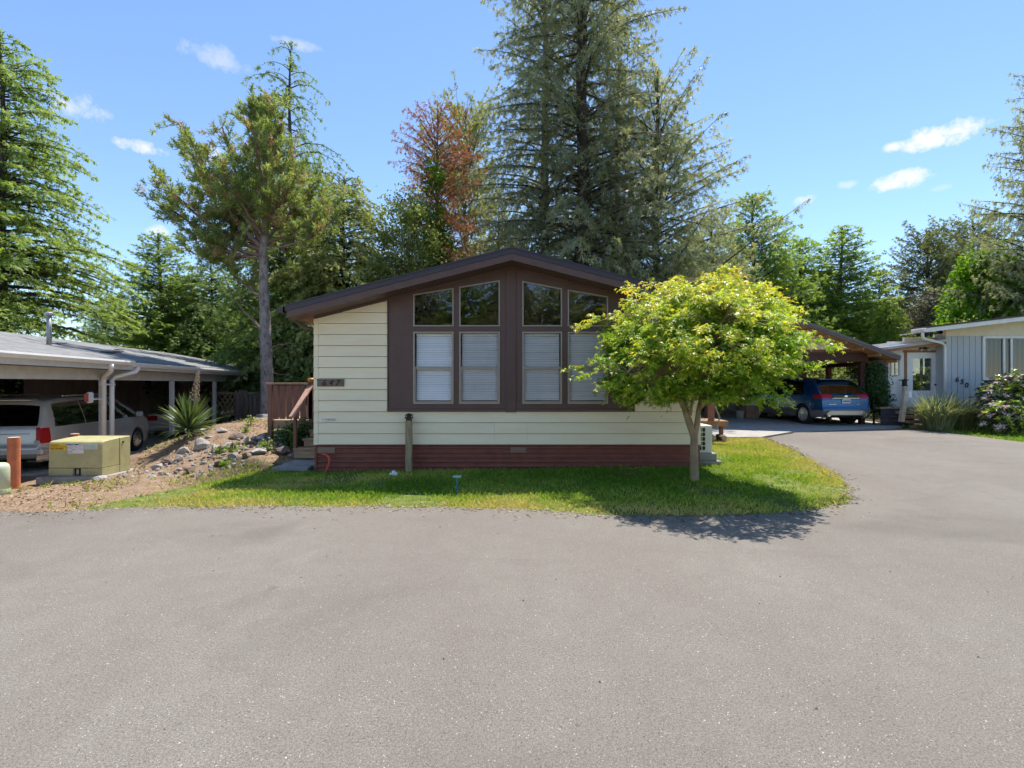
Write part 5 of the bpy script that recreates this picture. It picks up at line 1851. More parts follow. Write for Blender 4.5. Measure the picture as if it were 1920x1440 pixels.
def put_tree(name, key, px, Y, top_py, leaf, bark, label, group=None, rz=0, wide=1.0, X=None, Hset=None):
    wood, crown, H0 = CONES[key]
    x = (px - 960) / 900 * Y if X is None else X
    g = gz1(x, Y) if Y < 60 else 1.0
    Ht = Hset or (1.6 + (720 - top_py) / 900 * Y - g)
    s = Ht / H0
    t = thing(name, label, "tree", (x, Y, g), rz, group)
    for nm, me, m in (("trunk", wood, bark), ("crown", crown, leaf)):
        if len(me.materials) == 0:
            me.materials.append(m)
        o = link(nm, me, None, t)
        o.material_slots[0].link = 'OBJECT'
        o.material_slots[0].material = m
        o.scale = (s * wide, s * wide, s)
    return t


BK_G = mat("grey_conifer_bark", (.14, .12, .105), .95, .3, 5, .02, 14, (1, 1, .4), rnd=.06)
BK_D = mat("dark_conifer_bark", (.065, .05, .042), .95, .3, 5, .02, 14, (1, 1, .4), rnd=.06)
BK_R = mat("red_brown_bark", (.20, .105, .065), .9, .3, 5, .015, 20, (1, 1, .4), rnd=.06)
L_SPR = leaf_mat("spruce_needles", (.135, .165, .10), (.49, .51, .32), .48)
L_HEM = leaf_mat("hemlock_needles_bright", (.10, .185, .045), (.40, .50, .15), .46)
L_HEM2 = leaf_mat("hemlock_needles_pale", (.17, .24, .075), (.56, .60, .28), .5)
L_DRK = leaf_mat("dark_hemlock_needles", (.085, .15, .045), (.34, .46, .14), .48)
L_FIR = leaf_mat("fir_needles", (.11, .20, .055), (.42, .56, .15), .5)
L_LIME = leaf_mat("young_fir_needles", (.10, .20, .022), (.42, .55, .08), .42)
L_PIN = leaf_mat("pine_needles_dull", (.12, .15, .06), (.42, .43, .20), .45)
L_DPN = leaf_mat("dark_pine_needles", (.085, .11, .06), (.30, .33, .17), .4)
L_DEAD = leaf_mat("dead_red_needles", (.20, .085, .04), (.46, .22, .10), .38, tcol=(1.1, .9, .7))
L_BRSH = leaf_mat("grey_brush_leaves", (.075, .070, .040), (.24, .23, .13), .25)

conifer_meshes("spruce_a", seed=11, H=27, Rr=3.9, nB=400, rbase=.0125, up=.36, droop=.62, tipup=.16, twig=.34, twigdroop=1.2, sl=.27, sw=.058, dens=.95, power=.48, irr=.5, base=.10, flat=.15, fill=.88)
conifer_meshes("spruce_thin", seed=13, H=25, Rr=3.7, nB=240, rbase=.012, up=.42, droop=.64, tipup=.16, twig=.34, twigdroop=1.2, sl=.27, sw=.058, dens=.95, power=.42, irr=.5, base=.14, flat=.15, fill=.88)
conifer_meshes("spruce_b", seed=23, H=16, Rr=4.6, nB=230, up=.58, droop=.42, tipup=.16, twig=.36, twigdroop=.95, sl=.26, sw=.060, dens=1.0, power=.58, irr=.48, base=.05, flat=.25, fill=.92)
conifer_meshes("hemlock_a", seed=5, H=17, Rr=6.2, nB=360, up=.20, droop=.40, twig=.36, twigdroop=.30, sl=.26, sw=.085, dens=.95, power=.60, irr=.28, base=.03, flat=.65, fill=.75)
conifer_meshes("hemlock_b", seed=8, H=11, Rr=3.9, nB=340, up=.32, droop=.75, twig=.46, twigdroop=.75, sl=.22, sw=.07, dens=1.05, power=.42, irr=.3, base=.03, flat=.4, fill=.8)
conifer_meshes("hemlock_thin", seed=31, H=19, Rr=3.1, nB=210, up=.5, droop=.98, twig=.40, twigdroop=1.2, sl=.25, sw=.06, dens=.95, power=.40, irr=.5, base=.08, flat=.2, rbase=.011, fill=.75)
conifer_meshes("fir_a", seed=41, H=11, Rr=2.7, nB=340, up=.20, droop=.26, tipup=.18, twig=.5, twigdroop=.12, sl=.21, sw=.07, dens=1.15, power=.66, irr=.25, base=.03, flat=.6, fill=.95)
conifer_meshes("fir_b", seed=47, H=12, Rr=3.7, nB=320, up=.45, droop=.30, tipup=.1, twig=.48, twigdroop=.2, sl=.23, sw=.075, dens=1.0, power=.62, irr=.32, base=.03, flat=.5, fill=.8)
conifer_meshes("dead_fir", seed=53, H=14, Rr=2.9, nB=260, up=.6, droop=.45, twig=.4, twigdroop=.6, sl=.20, sw=.045, dens=1.0, power=.38, irr=.42, base=.14, flat=.2, rbase=.011, fill=.85)
conifer_meshes("far_pine", seed=59, H=15, Rr=3.8, nB=220, up=.6, droop=.20, tipup=.15, twig=.42, twigdroop=.0, sl=.30, sw=.09, dens=.9, power=.40, irr=.4, base=.1, flat=.2, fill=.85)

G1 = "conifers behind the cream house"
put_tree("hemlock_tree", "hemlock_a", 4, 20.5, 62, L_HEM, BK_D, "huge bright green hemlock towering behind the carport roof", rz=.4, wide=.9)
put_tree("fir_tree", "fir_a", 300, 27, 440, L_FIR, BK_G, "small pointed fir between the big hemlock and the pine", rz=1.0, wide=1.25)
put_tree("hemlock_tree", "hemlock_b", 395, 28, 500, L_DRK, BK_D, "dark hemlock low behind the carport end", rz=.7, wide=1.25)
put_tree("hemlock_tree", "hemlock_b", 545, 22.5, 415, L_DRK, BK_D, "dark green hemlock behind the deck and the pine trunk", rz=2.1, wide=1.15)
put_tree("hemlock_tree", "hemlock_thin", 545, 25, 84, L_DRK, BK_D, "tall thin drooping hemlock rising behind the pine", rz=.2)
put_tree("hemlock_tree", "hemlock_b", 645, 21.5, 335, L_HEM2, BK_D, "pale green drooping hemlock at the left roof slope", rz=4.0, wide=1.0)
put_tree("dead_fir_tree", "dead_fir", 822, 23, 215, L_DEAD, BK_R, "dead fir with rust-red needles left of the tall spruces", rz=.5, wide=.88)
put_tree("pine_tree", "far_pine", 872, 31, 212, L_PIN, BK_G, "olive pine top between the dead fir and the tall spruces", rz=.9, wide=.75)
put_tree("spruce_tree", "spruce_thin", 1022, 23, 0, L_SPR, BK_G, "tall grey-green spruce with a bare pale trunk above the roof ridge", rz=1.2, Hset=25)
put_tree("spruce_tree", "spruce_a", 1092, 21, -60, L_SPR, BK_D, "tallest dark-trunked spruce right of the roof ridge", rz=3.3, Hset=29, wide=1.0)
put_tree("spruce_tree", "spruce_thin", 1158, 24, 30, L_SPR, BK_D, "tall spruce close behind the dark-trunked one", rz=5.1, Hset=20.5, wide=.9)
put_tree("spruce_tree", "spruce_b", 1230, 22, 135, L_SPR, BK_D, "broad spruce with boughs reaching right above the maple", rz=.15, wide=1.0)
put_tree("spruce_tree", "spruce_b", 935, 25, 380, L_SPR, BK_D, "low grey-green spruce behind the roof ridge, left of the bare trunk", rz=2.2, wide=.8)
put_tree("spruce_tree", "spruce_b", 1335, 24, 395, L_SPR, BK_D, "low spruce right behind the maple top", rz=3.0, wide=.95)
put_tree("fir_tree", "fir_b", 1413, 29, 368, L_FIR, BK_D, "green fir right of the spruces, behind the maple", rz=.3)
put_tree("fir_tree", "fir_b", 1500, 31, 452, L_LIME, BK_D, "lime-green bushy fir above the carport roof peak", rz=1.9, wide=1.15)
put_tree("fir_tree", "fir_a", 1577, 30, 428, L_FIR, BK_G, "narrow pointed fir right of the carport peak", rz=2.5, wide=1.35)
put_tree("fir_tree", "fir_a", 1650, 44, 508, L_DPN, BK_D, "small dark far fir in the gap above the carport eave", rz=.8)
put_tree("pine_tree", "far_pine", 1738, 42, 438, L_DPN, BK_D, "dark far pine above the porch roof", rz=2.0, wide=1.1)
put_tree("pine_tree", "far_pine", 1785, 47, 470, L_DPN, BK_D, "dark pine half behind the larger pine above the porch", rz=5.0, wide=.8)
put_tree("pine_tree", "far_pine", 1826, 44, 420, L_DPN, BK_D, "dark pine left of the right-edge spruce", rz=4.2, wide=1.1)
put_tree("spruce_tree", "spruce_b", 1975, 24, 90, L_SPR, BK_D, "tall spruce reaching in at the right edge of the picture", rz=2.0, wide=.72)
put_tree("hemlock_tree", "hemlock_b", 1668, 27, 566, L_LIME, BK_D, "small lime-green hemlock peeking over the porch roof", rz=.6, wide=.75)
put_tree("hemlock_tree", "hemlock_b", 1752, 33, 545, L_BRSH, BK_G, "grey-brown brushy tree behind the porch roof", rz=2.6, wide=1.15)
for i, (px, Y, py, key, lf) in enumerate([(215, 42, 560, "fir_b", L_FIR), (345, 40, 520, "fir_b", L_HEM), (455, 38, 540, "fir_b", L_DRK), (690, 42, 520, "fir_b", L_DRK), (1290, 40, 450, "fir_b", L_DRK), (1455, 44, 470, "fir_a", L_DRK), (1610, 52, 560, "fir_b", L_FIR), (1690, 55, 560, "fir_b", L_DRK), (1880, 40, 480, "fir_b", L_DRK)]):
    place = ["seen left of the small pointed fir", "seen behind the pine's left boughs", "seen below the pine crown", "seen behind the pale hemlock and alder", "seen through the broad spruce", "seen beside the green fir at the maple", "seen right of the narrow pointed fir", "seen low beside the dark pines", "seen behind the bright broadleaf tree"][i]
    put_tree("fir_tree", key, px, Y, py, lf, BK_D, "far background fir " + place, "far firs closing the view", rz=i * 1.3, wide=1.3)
# the wood across the road behind the viewer: it is what the window panes mirror
for i, (x, y, h, key, lf) in enumerate([(-12.5, -24, 11, "fir_b", L_HEM), (-8.5, -25, 12.5, "hemlock_b", L_PIN), (-4.2, -24, 12, "fir_b", L_FIR), (0, -25, 13, "hemlock_b", L_PIN), (4.2, -24, 12, "fir_b", L_HEM2), (8.6, -25, 13, "hemlock_b", L_PIN), (13, -24, 11.5, "fir_b", L_HEM)]):
    put_tree("fir_tree" if "fir" in key else "conifer_tree", key, 0, y, 0, lf, BK_D, "conifer across the road, mirrored in the upper window panes", "conifers across the road", rz=i, X=x, Hset=h)


# ---- pine with open crown
def pine_tree(px, Y, label):
    rng = np.random.default_rng(77)
    x0 = (px - 960) / 900 * Y
    g = gz1(x0, Y)
    t = thing("pine_tree", label, "tree", (x0, Y, g))
    sc = Y / 900.0

    def L(px_, py_, dy=0.0):
        return np.array([(px_ - px) * sc, dy, 1.6 - g + (720 - py_) * sc])
    trunk_pts = np.array([L(500, 800), L(502, 740), L(500, 680), L(497, 600), L(495, 540), L(494, 470), L(500, 400), L(498, 330), L(494, 260), L(489, 175)])
    k = np.linspace(0, 9, 40)
    tp = np.stack([np.interp(k, np.arange(10), trunk_pts[:, i]) for i in range(3)], 1)
    rad = np.interp(k, [0, 1, 3, 5, 7, 9], [.25, .22, .175, .14, .08, .02])
    wood = [tubes(tp[None], rad[None], 12)]
    limbs_s, limbs_r, tips, tdir = [], [], [], []

    def limb(a, b, r0, sag):
        s = np.linspace(0, 1, 9)[:, None]
        p = a + (b - a) * s + np.array([0, 0, 1.0]) * (sag * np.sin(s * math.pi)) + rng.normal(0, .035, (9, 3)) * s
        limbs_s.append(p)
        limbs_r.append(np.linspace(r0, r0 * .28, 9))
        return p
    # main limbs: (start py on trunk, end px, end py, depth)
    ends = [(470, 300, 330, 0), (470, 330, 290, .9), (468, 365, 250, -.7), (465, 405, 225, .4), (460, 440, 255, 1.2), (440, 560, 330, -1.0), (455, 610, 380, .2), (430, 585, 300, .9), (400, 540, 250, -.5),
            (350, 455, 200, .5), (330, 530, 215, -.4), (300, 470, 190, .3), (480, 345, 400, -1.3), (470, 320, 455, .7), (465, 640, 420, -.6), (440, 420, 320, -1.5), (420, 565, 400, 1.6), (380, 450, 290, 1.4), (360, 520, 300, -1.5),
            (560, 400, 470, .4), (455, 380, 350, 1.6), (450, 500, 330, 1.9), (445, 480, 350, -1.9), (260, 510, 190, 0), (230, 475, 200, .1), (485, 375, 440, -.8), (400, 590, 360, -1.4)]
    for py0, pxe, pye, dy in ends:
        a = np.array([np.interp(-py0, -np.array([800, 740, 680, 600, 540, 470, 400, 330, 260, 175]), trunk_pts[:, i]) for i in range(3)])
        b = L(pxe, pye, dy)
        ln = np.linalg.norm(b - a)
        p = limb(a, b, .022 + .015 * ln, -.10 * ln)
        for s in np.linspace(.35, 1.0, max(7, int(ln * 5.0))):
            c = p[min(8, int(s * 8))]
            for q in range(2):
                d = unit(unit(b - a) * .4 + rng.normal(0, .55, 3) + np.array([0, 0, .25]))
                l2 = rng.uniform(.35, 1.0) * (.5 + .5 * min(ln, 2.4) / 2.4)
                e = c + d * l2
                limb(c, e, .014, -.05)
                for z in range(3):
                    tips.append(c + (e - c) * rng.uniform(.55, 1.02) + rng.normal(0, .07, 3))
                    tdir.append(unit(d + np.array([0, 0, .5]) + rng.normal(0, .3, 3)))
    # dead lower limb
    limb(L(498, 630), L(432, 560, .2), .06, .05)
    limb(L(432, 560, .2), L(405, 500, .3), .03, .02)
    for pye in (700, 655, 560, 520, 590, 500):
        s = rng.choice([-1, 1])
        limb(L(500, pye), L(500 + s * rng.uniform(30, 60), pye - rng.uniform(-10, 25), rng.uniform(-.5, .5)), .02, .05)
    tips, tdir = np.array(tips), np.array(tdir)
    nt_ = len(tips)
    nd = 30
    i = np.repeat(np.arange(nt_), nd)
    q = rng.random(len(i))
    P = tips[i] + tdir[i] * ((q - .6) * .32)[:, None]
    D = tdir[i] * .75 + unit(rng.normal(0, 1, (len(i), 3))) * .8
    V = sprigs(P, D, rng.uniform(.11, .21, len(i)), .03, rng, .0, .0)
    age = rng.random(nt_)
    sh = np.clip(.45 * rng.random(len(i)) + .45 * age[i] + .15 * q, 0, 1)
    dead = rng.random(nt_) < .09
    wood += [tubes(np.array(limbs_s), np.array(limbs_r), 5)]
    W_ = join(wood)
    tm = arrays("pine_trunk", W_[0], W_[1], smooth=True)
    nt0 = len(wood[0][1])
    tm.polygons.foreach_set('material_index', (np.arange(len(W_[1])) >= nt0).astype(np.int32))
    link("trunk", tm, mat("grey_pine_bark", (.28, .24, .215), .95, .35, 6, .03, 22, (1, 1, .5), rnd=0, dirt=((.11, .095, .09), 9, .5)), t)
    tm.materials.append(mat("reddish_pine_limb_bark", (.22, .15, .115), .9, .3, 6, .01, 22, rnd=0))
    n = len(V)
    live = ~dead[i]
    link("crown", arrays("pine_crown", V[live].reshape(-1, 3), np.arange(live.sum() * 4).reshape(-1, 4), sh[live]), leaf_mat("shore_pine_needles", (.13, .20, .06), (.46, .55, .21), .48), t)
    link("dead_needles", arrays("pine_dead", V[~live].reshape(-1, 3), np.arange((~live).sum() * 4).reshape(-1, 4), sh[~live]), leaf_mat("brown_pine_needles", (.26, .16, .085), (.52, .38, .22), .35), t)


pine_tree(500, 17, "open-crowned pine with grey trunk and reddish limbs behind the deck")


# ---- broadleaf trees and shrubs
def palmate(P, D, N, size, rng, lobes=5):
    """maple leaves: narrow lobes fanned from the stalk; returns quads"""
    D = unit(D)
    S = unit(np.cross(D, N))
    N = np.cross(S, D)
    out = []
    for a, l in zip(np.linspace(-1.35, 1.35, lobes) if lobes == 5 else (-.85, 0, .85), [.62, .88, 1.0, .88, .62] if lobes == 5 else [.75, 1, .75]):
        d = D * math.cos(a) + S * math.sin(a)
        s = np.cross(d, N)
        sz = size[:, None] * l
        tip = P + d * sz - N * sz * .25
        mid = P + d * sz * .45
        out.append(np.stack([P, mid + s * sz * .15, tip, mid - s * sz * .15], 1))
    return np.concatenate(out, 0)


def maple():
    rng = np.random.default_rng(12)
    base = pt(1303, 905, 7.78)
    base.z = gz1(base.x, base.y)
    t = thing("maple_tree", "yellow-green Japanese maple with spreading crown on the lawn", "tree", base)
    sc = 7.78 / 900

    def L(px, py, dy=0.0):
        return np.array([(px - 1303) * sc, dy, (905 - py) * sc])
    paths, rads = [], []

    def branch(pts, r0, r1, n=14):
        pts = np.array(pts)
        k = np.linspace(0, len(pts) - 1, n)
        p = np.stack([np.interp(k, np.arange(len(pts)), pts[:, i]) for i in range(3)], 1)
        for _ in range(2):
            p[1:-1] = p[1:-1] * .5 + (p[:-2] + p[2:]) * .25
        paths.append(p)
        rads.append(np.linspace(r0, r1, n))
        return p
    branch([L(1303, 912), L(1302, 890), L(1301, 860), L(1302, 835), L(1301, 812)], .074, .060)
    st = [branch([L(1301, 820), L(1293, 800), L(1284, 775), L(1277, 745), L(1262, 700, -.1), L(1225, 640, -.2), L(1185, 600, -.3)], .058, .012),
          branch([L(1303, 818), L(1308, 795), L(1309, 770), L(1316, 745), L(1335, 700, .2), L(1350, 620, .2), L(1352, 530, .1)], .052, .010),
          branch([L(1297, 800), L(1294, 780, .1), L(1295, 755, .2), L(1300, 720, .5), L(1290, 650, 1.0), L(1280, 590, 1.2)], .034, .010),
          branch([L(1309, 772), L(1318, 755, -.1), L(1345, 735, -.4), L(1385, 695, -.6), L(1405, 665, -.6), L(1420, 640, -.6)], .034, .009),
          branch([L(1316, 745), L(1340, 715, .3), L(1385, 680, .6), L(1410, 655, .7), L(1425, 640, .7)], .030, .008),
          branch([L(1284, 775), L(1255, 745, -.4), L(1200, 715, -.8), L(1140, 700, -.9)], .028, .008),
          branch([L(1294, 780), L(1292, 740, -.2), L(1302, 690, -.5), L(1312, 630, -.7), L(1328, 590, -.7)], .03, .008)]
    skel = np.concatenate(st)
    # twig clusters over the crown's volume
    ell = [((1293, 655, -.25), (1.26, 1.6, .84), 480), ((1205, 692, -.45), (.70, 1.0, .56), 150), ((1385, 655, -.2), (.58, 1.0, .54), 120), ((1325, 580, 0), (.92, 1.0, .46), 120), ((1235, 615, 0), (.78, 1.0, .52), 75),
           ((1378, 602, 0), (.58, .9, .40), 62), ((1350, 525, 0), (.15, .2, .22), 7), ((1412, 668, .0), (.28, .6, .26), 26), ((1190, 745, -.2), (.6, .8, .28), 26), ((1300, 740, 0), (1.3, 1.4, .25), 50)]
    C, out_ = [], []
    for (px, py, dy), rad, n in ell:
        v = unit(rng.normal(0, 1, (n, 3))) * (rng.random((n, 1)) ** (1 / 4.2))
        c = L(px, py, dy) + v * np.array(rad)
        C.append(c)
        out_.append(unit(v / np.array(rad)))
    extra = [L(1090, 690, -.3), L(1100, 708, -.2), L(1120, 600, -.2), L(1108, 612, 0), L(1195, 540, .1), L(1225, 530, 0), L(1350, 500, 0), L(1345, 512, .1), L(1470, 632, -.3), L(1500, 645, -.3), L(1525, 658, -.3), L(1485, 690, -.4), L(1450, 585, 0), L(1465, 600, .1), L(1470, 565, .2), L(1450, 545, .1), L(1290, 525, 0), L(1260, 535, .1)]
    C.append(np.array(extra))
    out_.append(unit(np.array(extra) - L(1318, 660)))
    C, O = np.concatenate(C), np.concatenate(out_)
    px_c = 1303 + C[:, 0] / sc
    py_c = 905 - C[:, 2] / sc
    keep = (py_c < 775) & (py_c < 752 - np.maximum(0, px_c - 1370) * .30) & (py_c < 770 - np.maximum(0, 1240 - px_c) * .25)
    C, O = C[keep], O[keep]
    ctr = L(1312, 690)
    V, SH = [], []
    for c, o in zip(C, O):
        j = np.argmin(np.linalg.norm(skel - c, axis=1) + .25 * np.maximum(0, skel[:, 2] - c[2]))
        a = skel[j]
        d = c - a
        ln = np.linalg.norm(d)
        midp = a + d * .55 + np.array([0, 0, .12 * ln])
        branch([a, midp, c], .004 + .006 * ln, .003, 6)
        hor = unit(np.array([o[0], o[1], .1 * rng.normal()]) + (c - ctr) * np.array([.4, .4, 0]))
        for s in range(4):
            dd = unit(hor + rng.normal(0, .5, 3) * np.array([1, 1, .35]))
            tl = rng.uniform(.16, .38)
            n = int(rng.integers(10, 17))
            q = np.sort(rng.uniform(.05, 1, n))
            P = c + dd * (tl * q)[:, None]
            P[:, 2] += .05 * q - .16 * tl * 2 * q ** 2
            P += rng.normal(0, .022, P.shape)
            side = np.cross(dd, [0, 0, 1.0])
            D = dd * .5 + side * np.where(np.arange(n) % 2, 1, -1)[:, None] * .8 + rng.normal(0, .25, (n, 3))
            D[:, 2] -= .45
            N = unit(np.array([0, 0, 1.0]) + rng.normal(0, .38, (n, 3)))
            size = rng.uniform(.038, .078, n)
            V.append((P, D, N, size))
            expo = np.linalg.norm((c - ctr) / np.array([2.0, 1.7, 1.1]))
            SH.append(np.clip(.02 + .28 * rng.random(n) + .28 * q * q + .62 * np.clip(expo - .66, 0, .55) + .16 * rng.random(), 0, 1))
    P, D, N, size = (np.concatenate([v[i] for v in V]) for i in range(4))
    sh = np.concatenate(SH)
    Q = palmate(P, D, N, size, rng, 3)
    w = [tubes(p[None], r[None], 8 if len(p) > 6 else 4) for p, r in zip(paths, rads)]
    Wd = join(w)
    link("trunk", arrays("maple_trunk", *Wd, smooth=True), mat("maple_bark", (.38, .28, .17), .9, .3, 8, .006, 50, (1, 1, .5), rnd=0, dirt=((.16, .12, .085), 10, .55)), t)
    m, nt, out = nodes_of("maple_leaf")
    at = nn(nt, 'ShaderNodeAttribute', attribute_name='shade')
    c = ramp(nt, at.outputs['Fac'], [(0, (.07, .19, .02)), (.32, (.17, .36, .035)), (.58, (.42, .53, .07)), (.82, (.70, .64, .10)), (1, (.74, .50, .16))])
    b = nn(nt, 'ShaderNodeBsdfPrincipled')
    b.inputs['Roughness'].default_value = .4
    b.inputs['Specular IOR Level'].default_value = .4
    nt.links.new(c, b.inputs['Base Color'])
    tr = nn(nt, 'ShaderNodeBsdfTranslucent')
    nt.links.new(mixc(nt, 1, c, (1.3, 1.2, .5), 'MULTIPLY'), tr.inputs[0])
    mx = nn(nt, 'ShaderNodeMixShader')
    mx.inputs[0].default_value = .52
    nt.links.new(b.outputs[0], mx.inputs[1])
    nt.links.new(tr.outputs[0], mx.inputs[2])
    nt.links.new(mx.outputs[0], out.inputs[0])
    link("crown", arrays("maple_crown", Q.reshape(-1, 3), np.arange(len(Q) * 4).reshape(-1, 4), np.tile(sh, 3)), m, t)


maple()


def broadleaf(name, label, loc, lobes, leaf, bark, seed, size=.12, per=60, ncl=160, trunk_r=.12, cat="tree", trunk_h=None, spread=.38, width=.6):
    """leafy mass: clusters of leaf-sized faces inside ellipsoid lobes, on a branching trunk"""
    rng = np.random.default_rng(seed)
    t = thing(name, label, cat, loc)
    C, O, wts = [], [], np.array([l[1][0] * l[1][2] for l in lobes])
    for (c, rad), n in zip(lobes, (ncl * wts / wts.sum()).astype(int) + 3):
        v = unit(rng.normal(0, 1, (n, 3))) * (rng.random((n, 1)) ** (1 / 4.5))
        C.append(np.array(c) + v * np.array(rad))
        O.append(v)
    C, O = np.concatenate(C), np.concatenate(O)
    C[:, 2] = np.maximum(C[:, 2], .06)
    n = len(C)
    i = np.repeat(np.arange(n), per)
    P = C[i] + rng.normal(0, spread * .5, (len(i), 3))
    P[:, 2] = np.maximum(P[:, 2], .02)
    D = O[i] * .6 + rng.normal(0, .7, (len(i), 3))
    D[:, 2] -= .15
    V = sprigs(P, D, size * rng.uniform(.7, 1.3, len(i)), size * width * rng.uniform(.8, 1.2, len(i)), rng, .45, .12)
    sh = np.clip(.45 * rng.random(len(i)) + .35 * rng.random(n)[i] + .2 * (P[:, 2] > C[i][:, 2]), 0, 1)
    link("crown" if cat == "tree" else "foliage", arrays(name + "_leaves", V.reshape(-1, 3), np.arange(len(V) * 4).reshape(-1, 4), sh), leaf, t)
    root = np.array([0, 0, -.1])
    mid = np.array([0, 0, trunk_h if trunk_h else lobes[0][0][2] * .5])
    s = np.linspace(0, 1, 6)[:, None]
    paths = [root + (mid - root) * s] + [mid + (c - mid) * s + np.array([0, 0, .1]) * np.sin(s * 3.14) for c in C[:: max(1, n // 40)]]
    radii = [np.linspace(trunk_r, trunk_r * .7, 6)] + [np.linspace(trunk_r * .35, .008, 6)] * (len(paths) - 1)
    link("trunk" if cat == "tree" else "stems", arrays(name + "_wood", *tubes(np.array(paths), np.array(radii), 6), smooth=True), bark, t)
    return t


L_ALD = leaf_mat("alder_leaves", (.12, .19, .045), (.44, .48, .18), .48)
L_MAP = leaf_mat("bright_broad_leaves", (.07, .17, .012), (.26, .46, .03), .4)
L_IVY = leaf_mat("ivy_leaves", (.04, .12, .012), (.22, .40, .03), .35)
L_SHR = leaf_mat("glossy_shrub_leaves", (.028, .075, .022), (.13, .24, .07), .3, .35, .5)
x = (757 - 960) / 900 * 21
broadleaf("alder_tree", "light green alder between the pale hemlock and the dead fir", (x, 21, .3), [((0, 0, 7.4), (1.5, 1.3, 2.0)), ((-.6, 0, 5.4), (1.6, 1.4, 1.5)), ((.8, .2, 6.3), (1.1, 1.2, 1.5)), ((.2, 0, 9.0), (.7, .7, .7))], L_ALD, BK_G, 61, .13, 55, 240, .13, trunk_h=3.2)
x = (815 - 960) / 900 * 21.9
broadleaf("ivy_vine", "green ivy climbing the dead rust-red fir", (x, 21.9, .3), [((-.05, 0, 10.0), (.35, .4, 1.6)), ((-.25, 0, 8.2), (.75, .5, 1.2)), ((.25, -.1, 7.0), (.8, .5, 1.2)), ((0, 0, 5.6), (.6, .5, 1.3)), ((.1, .1, 3.5), (.5, .5, 2))], L_IVY, BK_G, 63, .15, 34, 150, .05, cat="vine", trunk_h=4)
x = (1868 - 960) / 900 * 26
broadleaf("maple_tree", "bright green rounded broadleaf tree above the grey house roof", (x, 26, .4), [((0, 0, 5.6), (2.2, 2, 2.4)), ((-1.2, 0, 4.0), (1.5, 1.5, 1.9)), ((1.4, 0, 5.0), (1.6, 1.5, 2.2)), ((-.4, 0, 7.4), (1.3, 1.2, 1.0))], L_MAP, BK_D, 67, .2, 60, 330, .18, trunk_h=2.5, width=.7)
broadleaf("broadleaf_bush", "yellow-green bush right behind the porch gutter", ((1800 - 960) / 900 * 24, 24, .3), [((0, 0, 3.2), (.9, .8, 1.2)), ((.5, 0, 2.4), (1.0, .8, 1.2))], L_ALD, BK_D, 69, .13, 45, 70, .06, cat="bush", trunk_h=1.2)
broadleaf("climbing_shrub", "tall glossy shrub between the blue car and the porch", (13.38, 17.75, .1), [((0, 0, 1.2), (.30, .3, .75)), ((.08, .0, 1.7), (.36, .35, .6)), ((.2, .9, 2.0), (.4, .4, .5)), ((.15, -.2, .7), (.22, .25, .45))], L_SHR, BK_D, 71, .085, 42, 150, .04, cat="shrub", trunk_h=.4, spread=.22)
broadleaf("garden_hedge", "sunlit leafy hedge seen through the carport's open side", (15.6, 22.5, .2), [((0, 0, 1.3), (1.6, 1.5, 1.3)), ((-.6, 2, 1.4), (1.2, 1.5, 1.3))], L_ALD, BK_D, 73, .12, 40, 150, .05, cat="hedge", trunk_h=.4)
broadleaf("climbing_shrub", "dark leafy bush under the raised deck by the wooden steps", (-5.0, 10.45, gz1(-5.0, 10.45)), [((.2, 0, .2), (.42, .2, .2)), ((.45, .0, .35), (.14, .12, .18))], L_SHR, BK_D, 75, .07, 26, 34, .012, cat="shrub", trunk_h=.1, spread=.14)


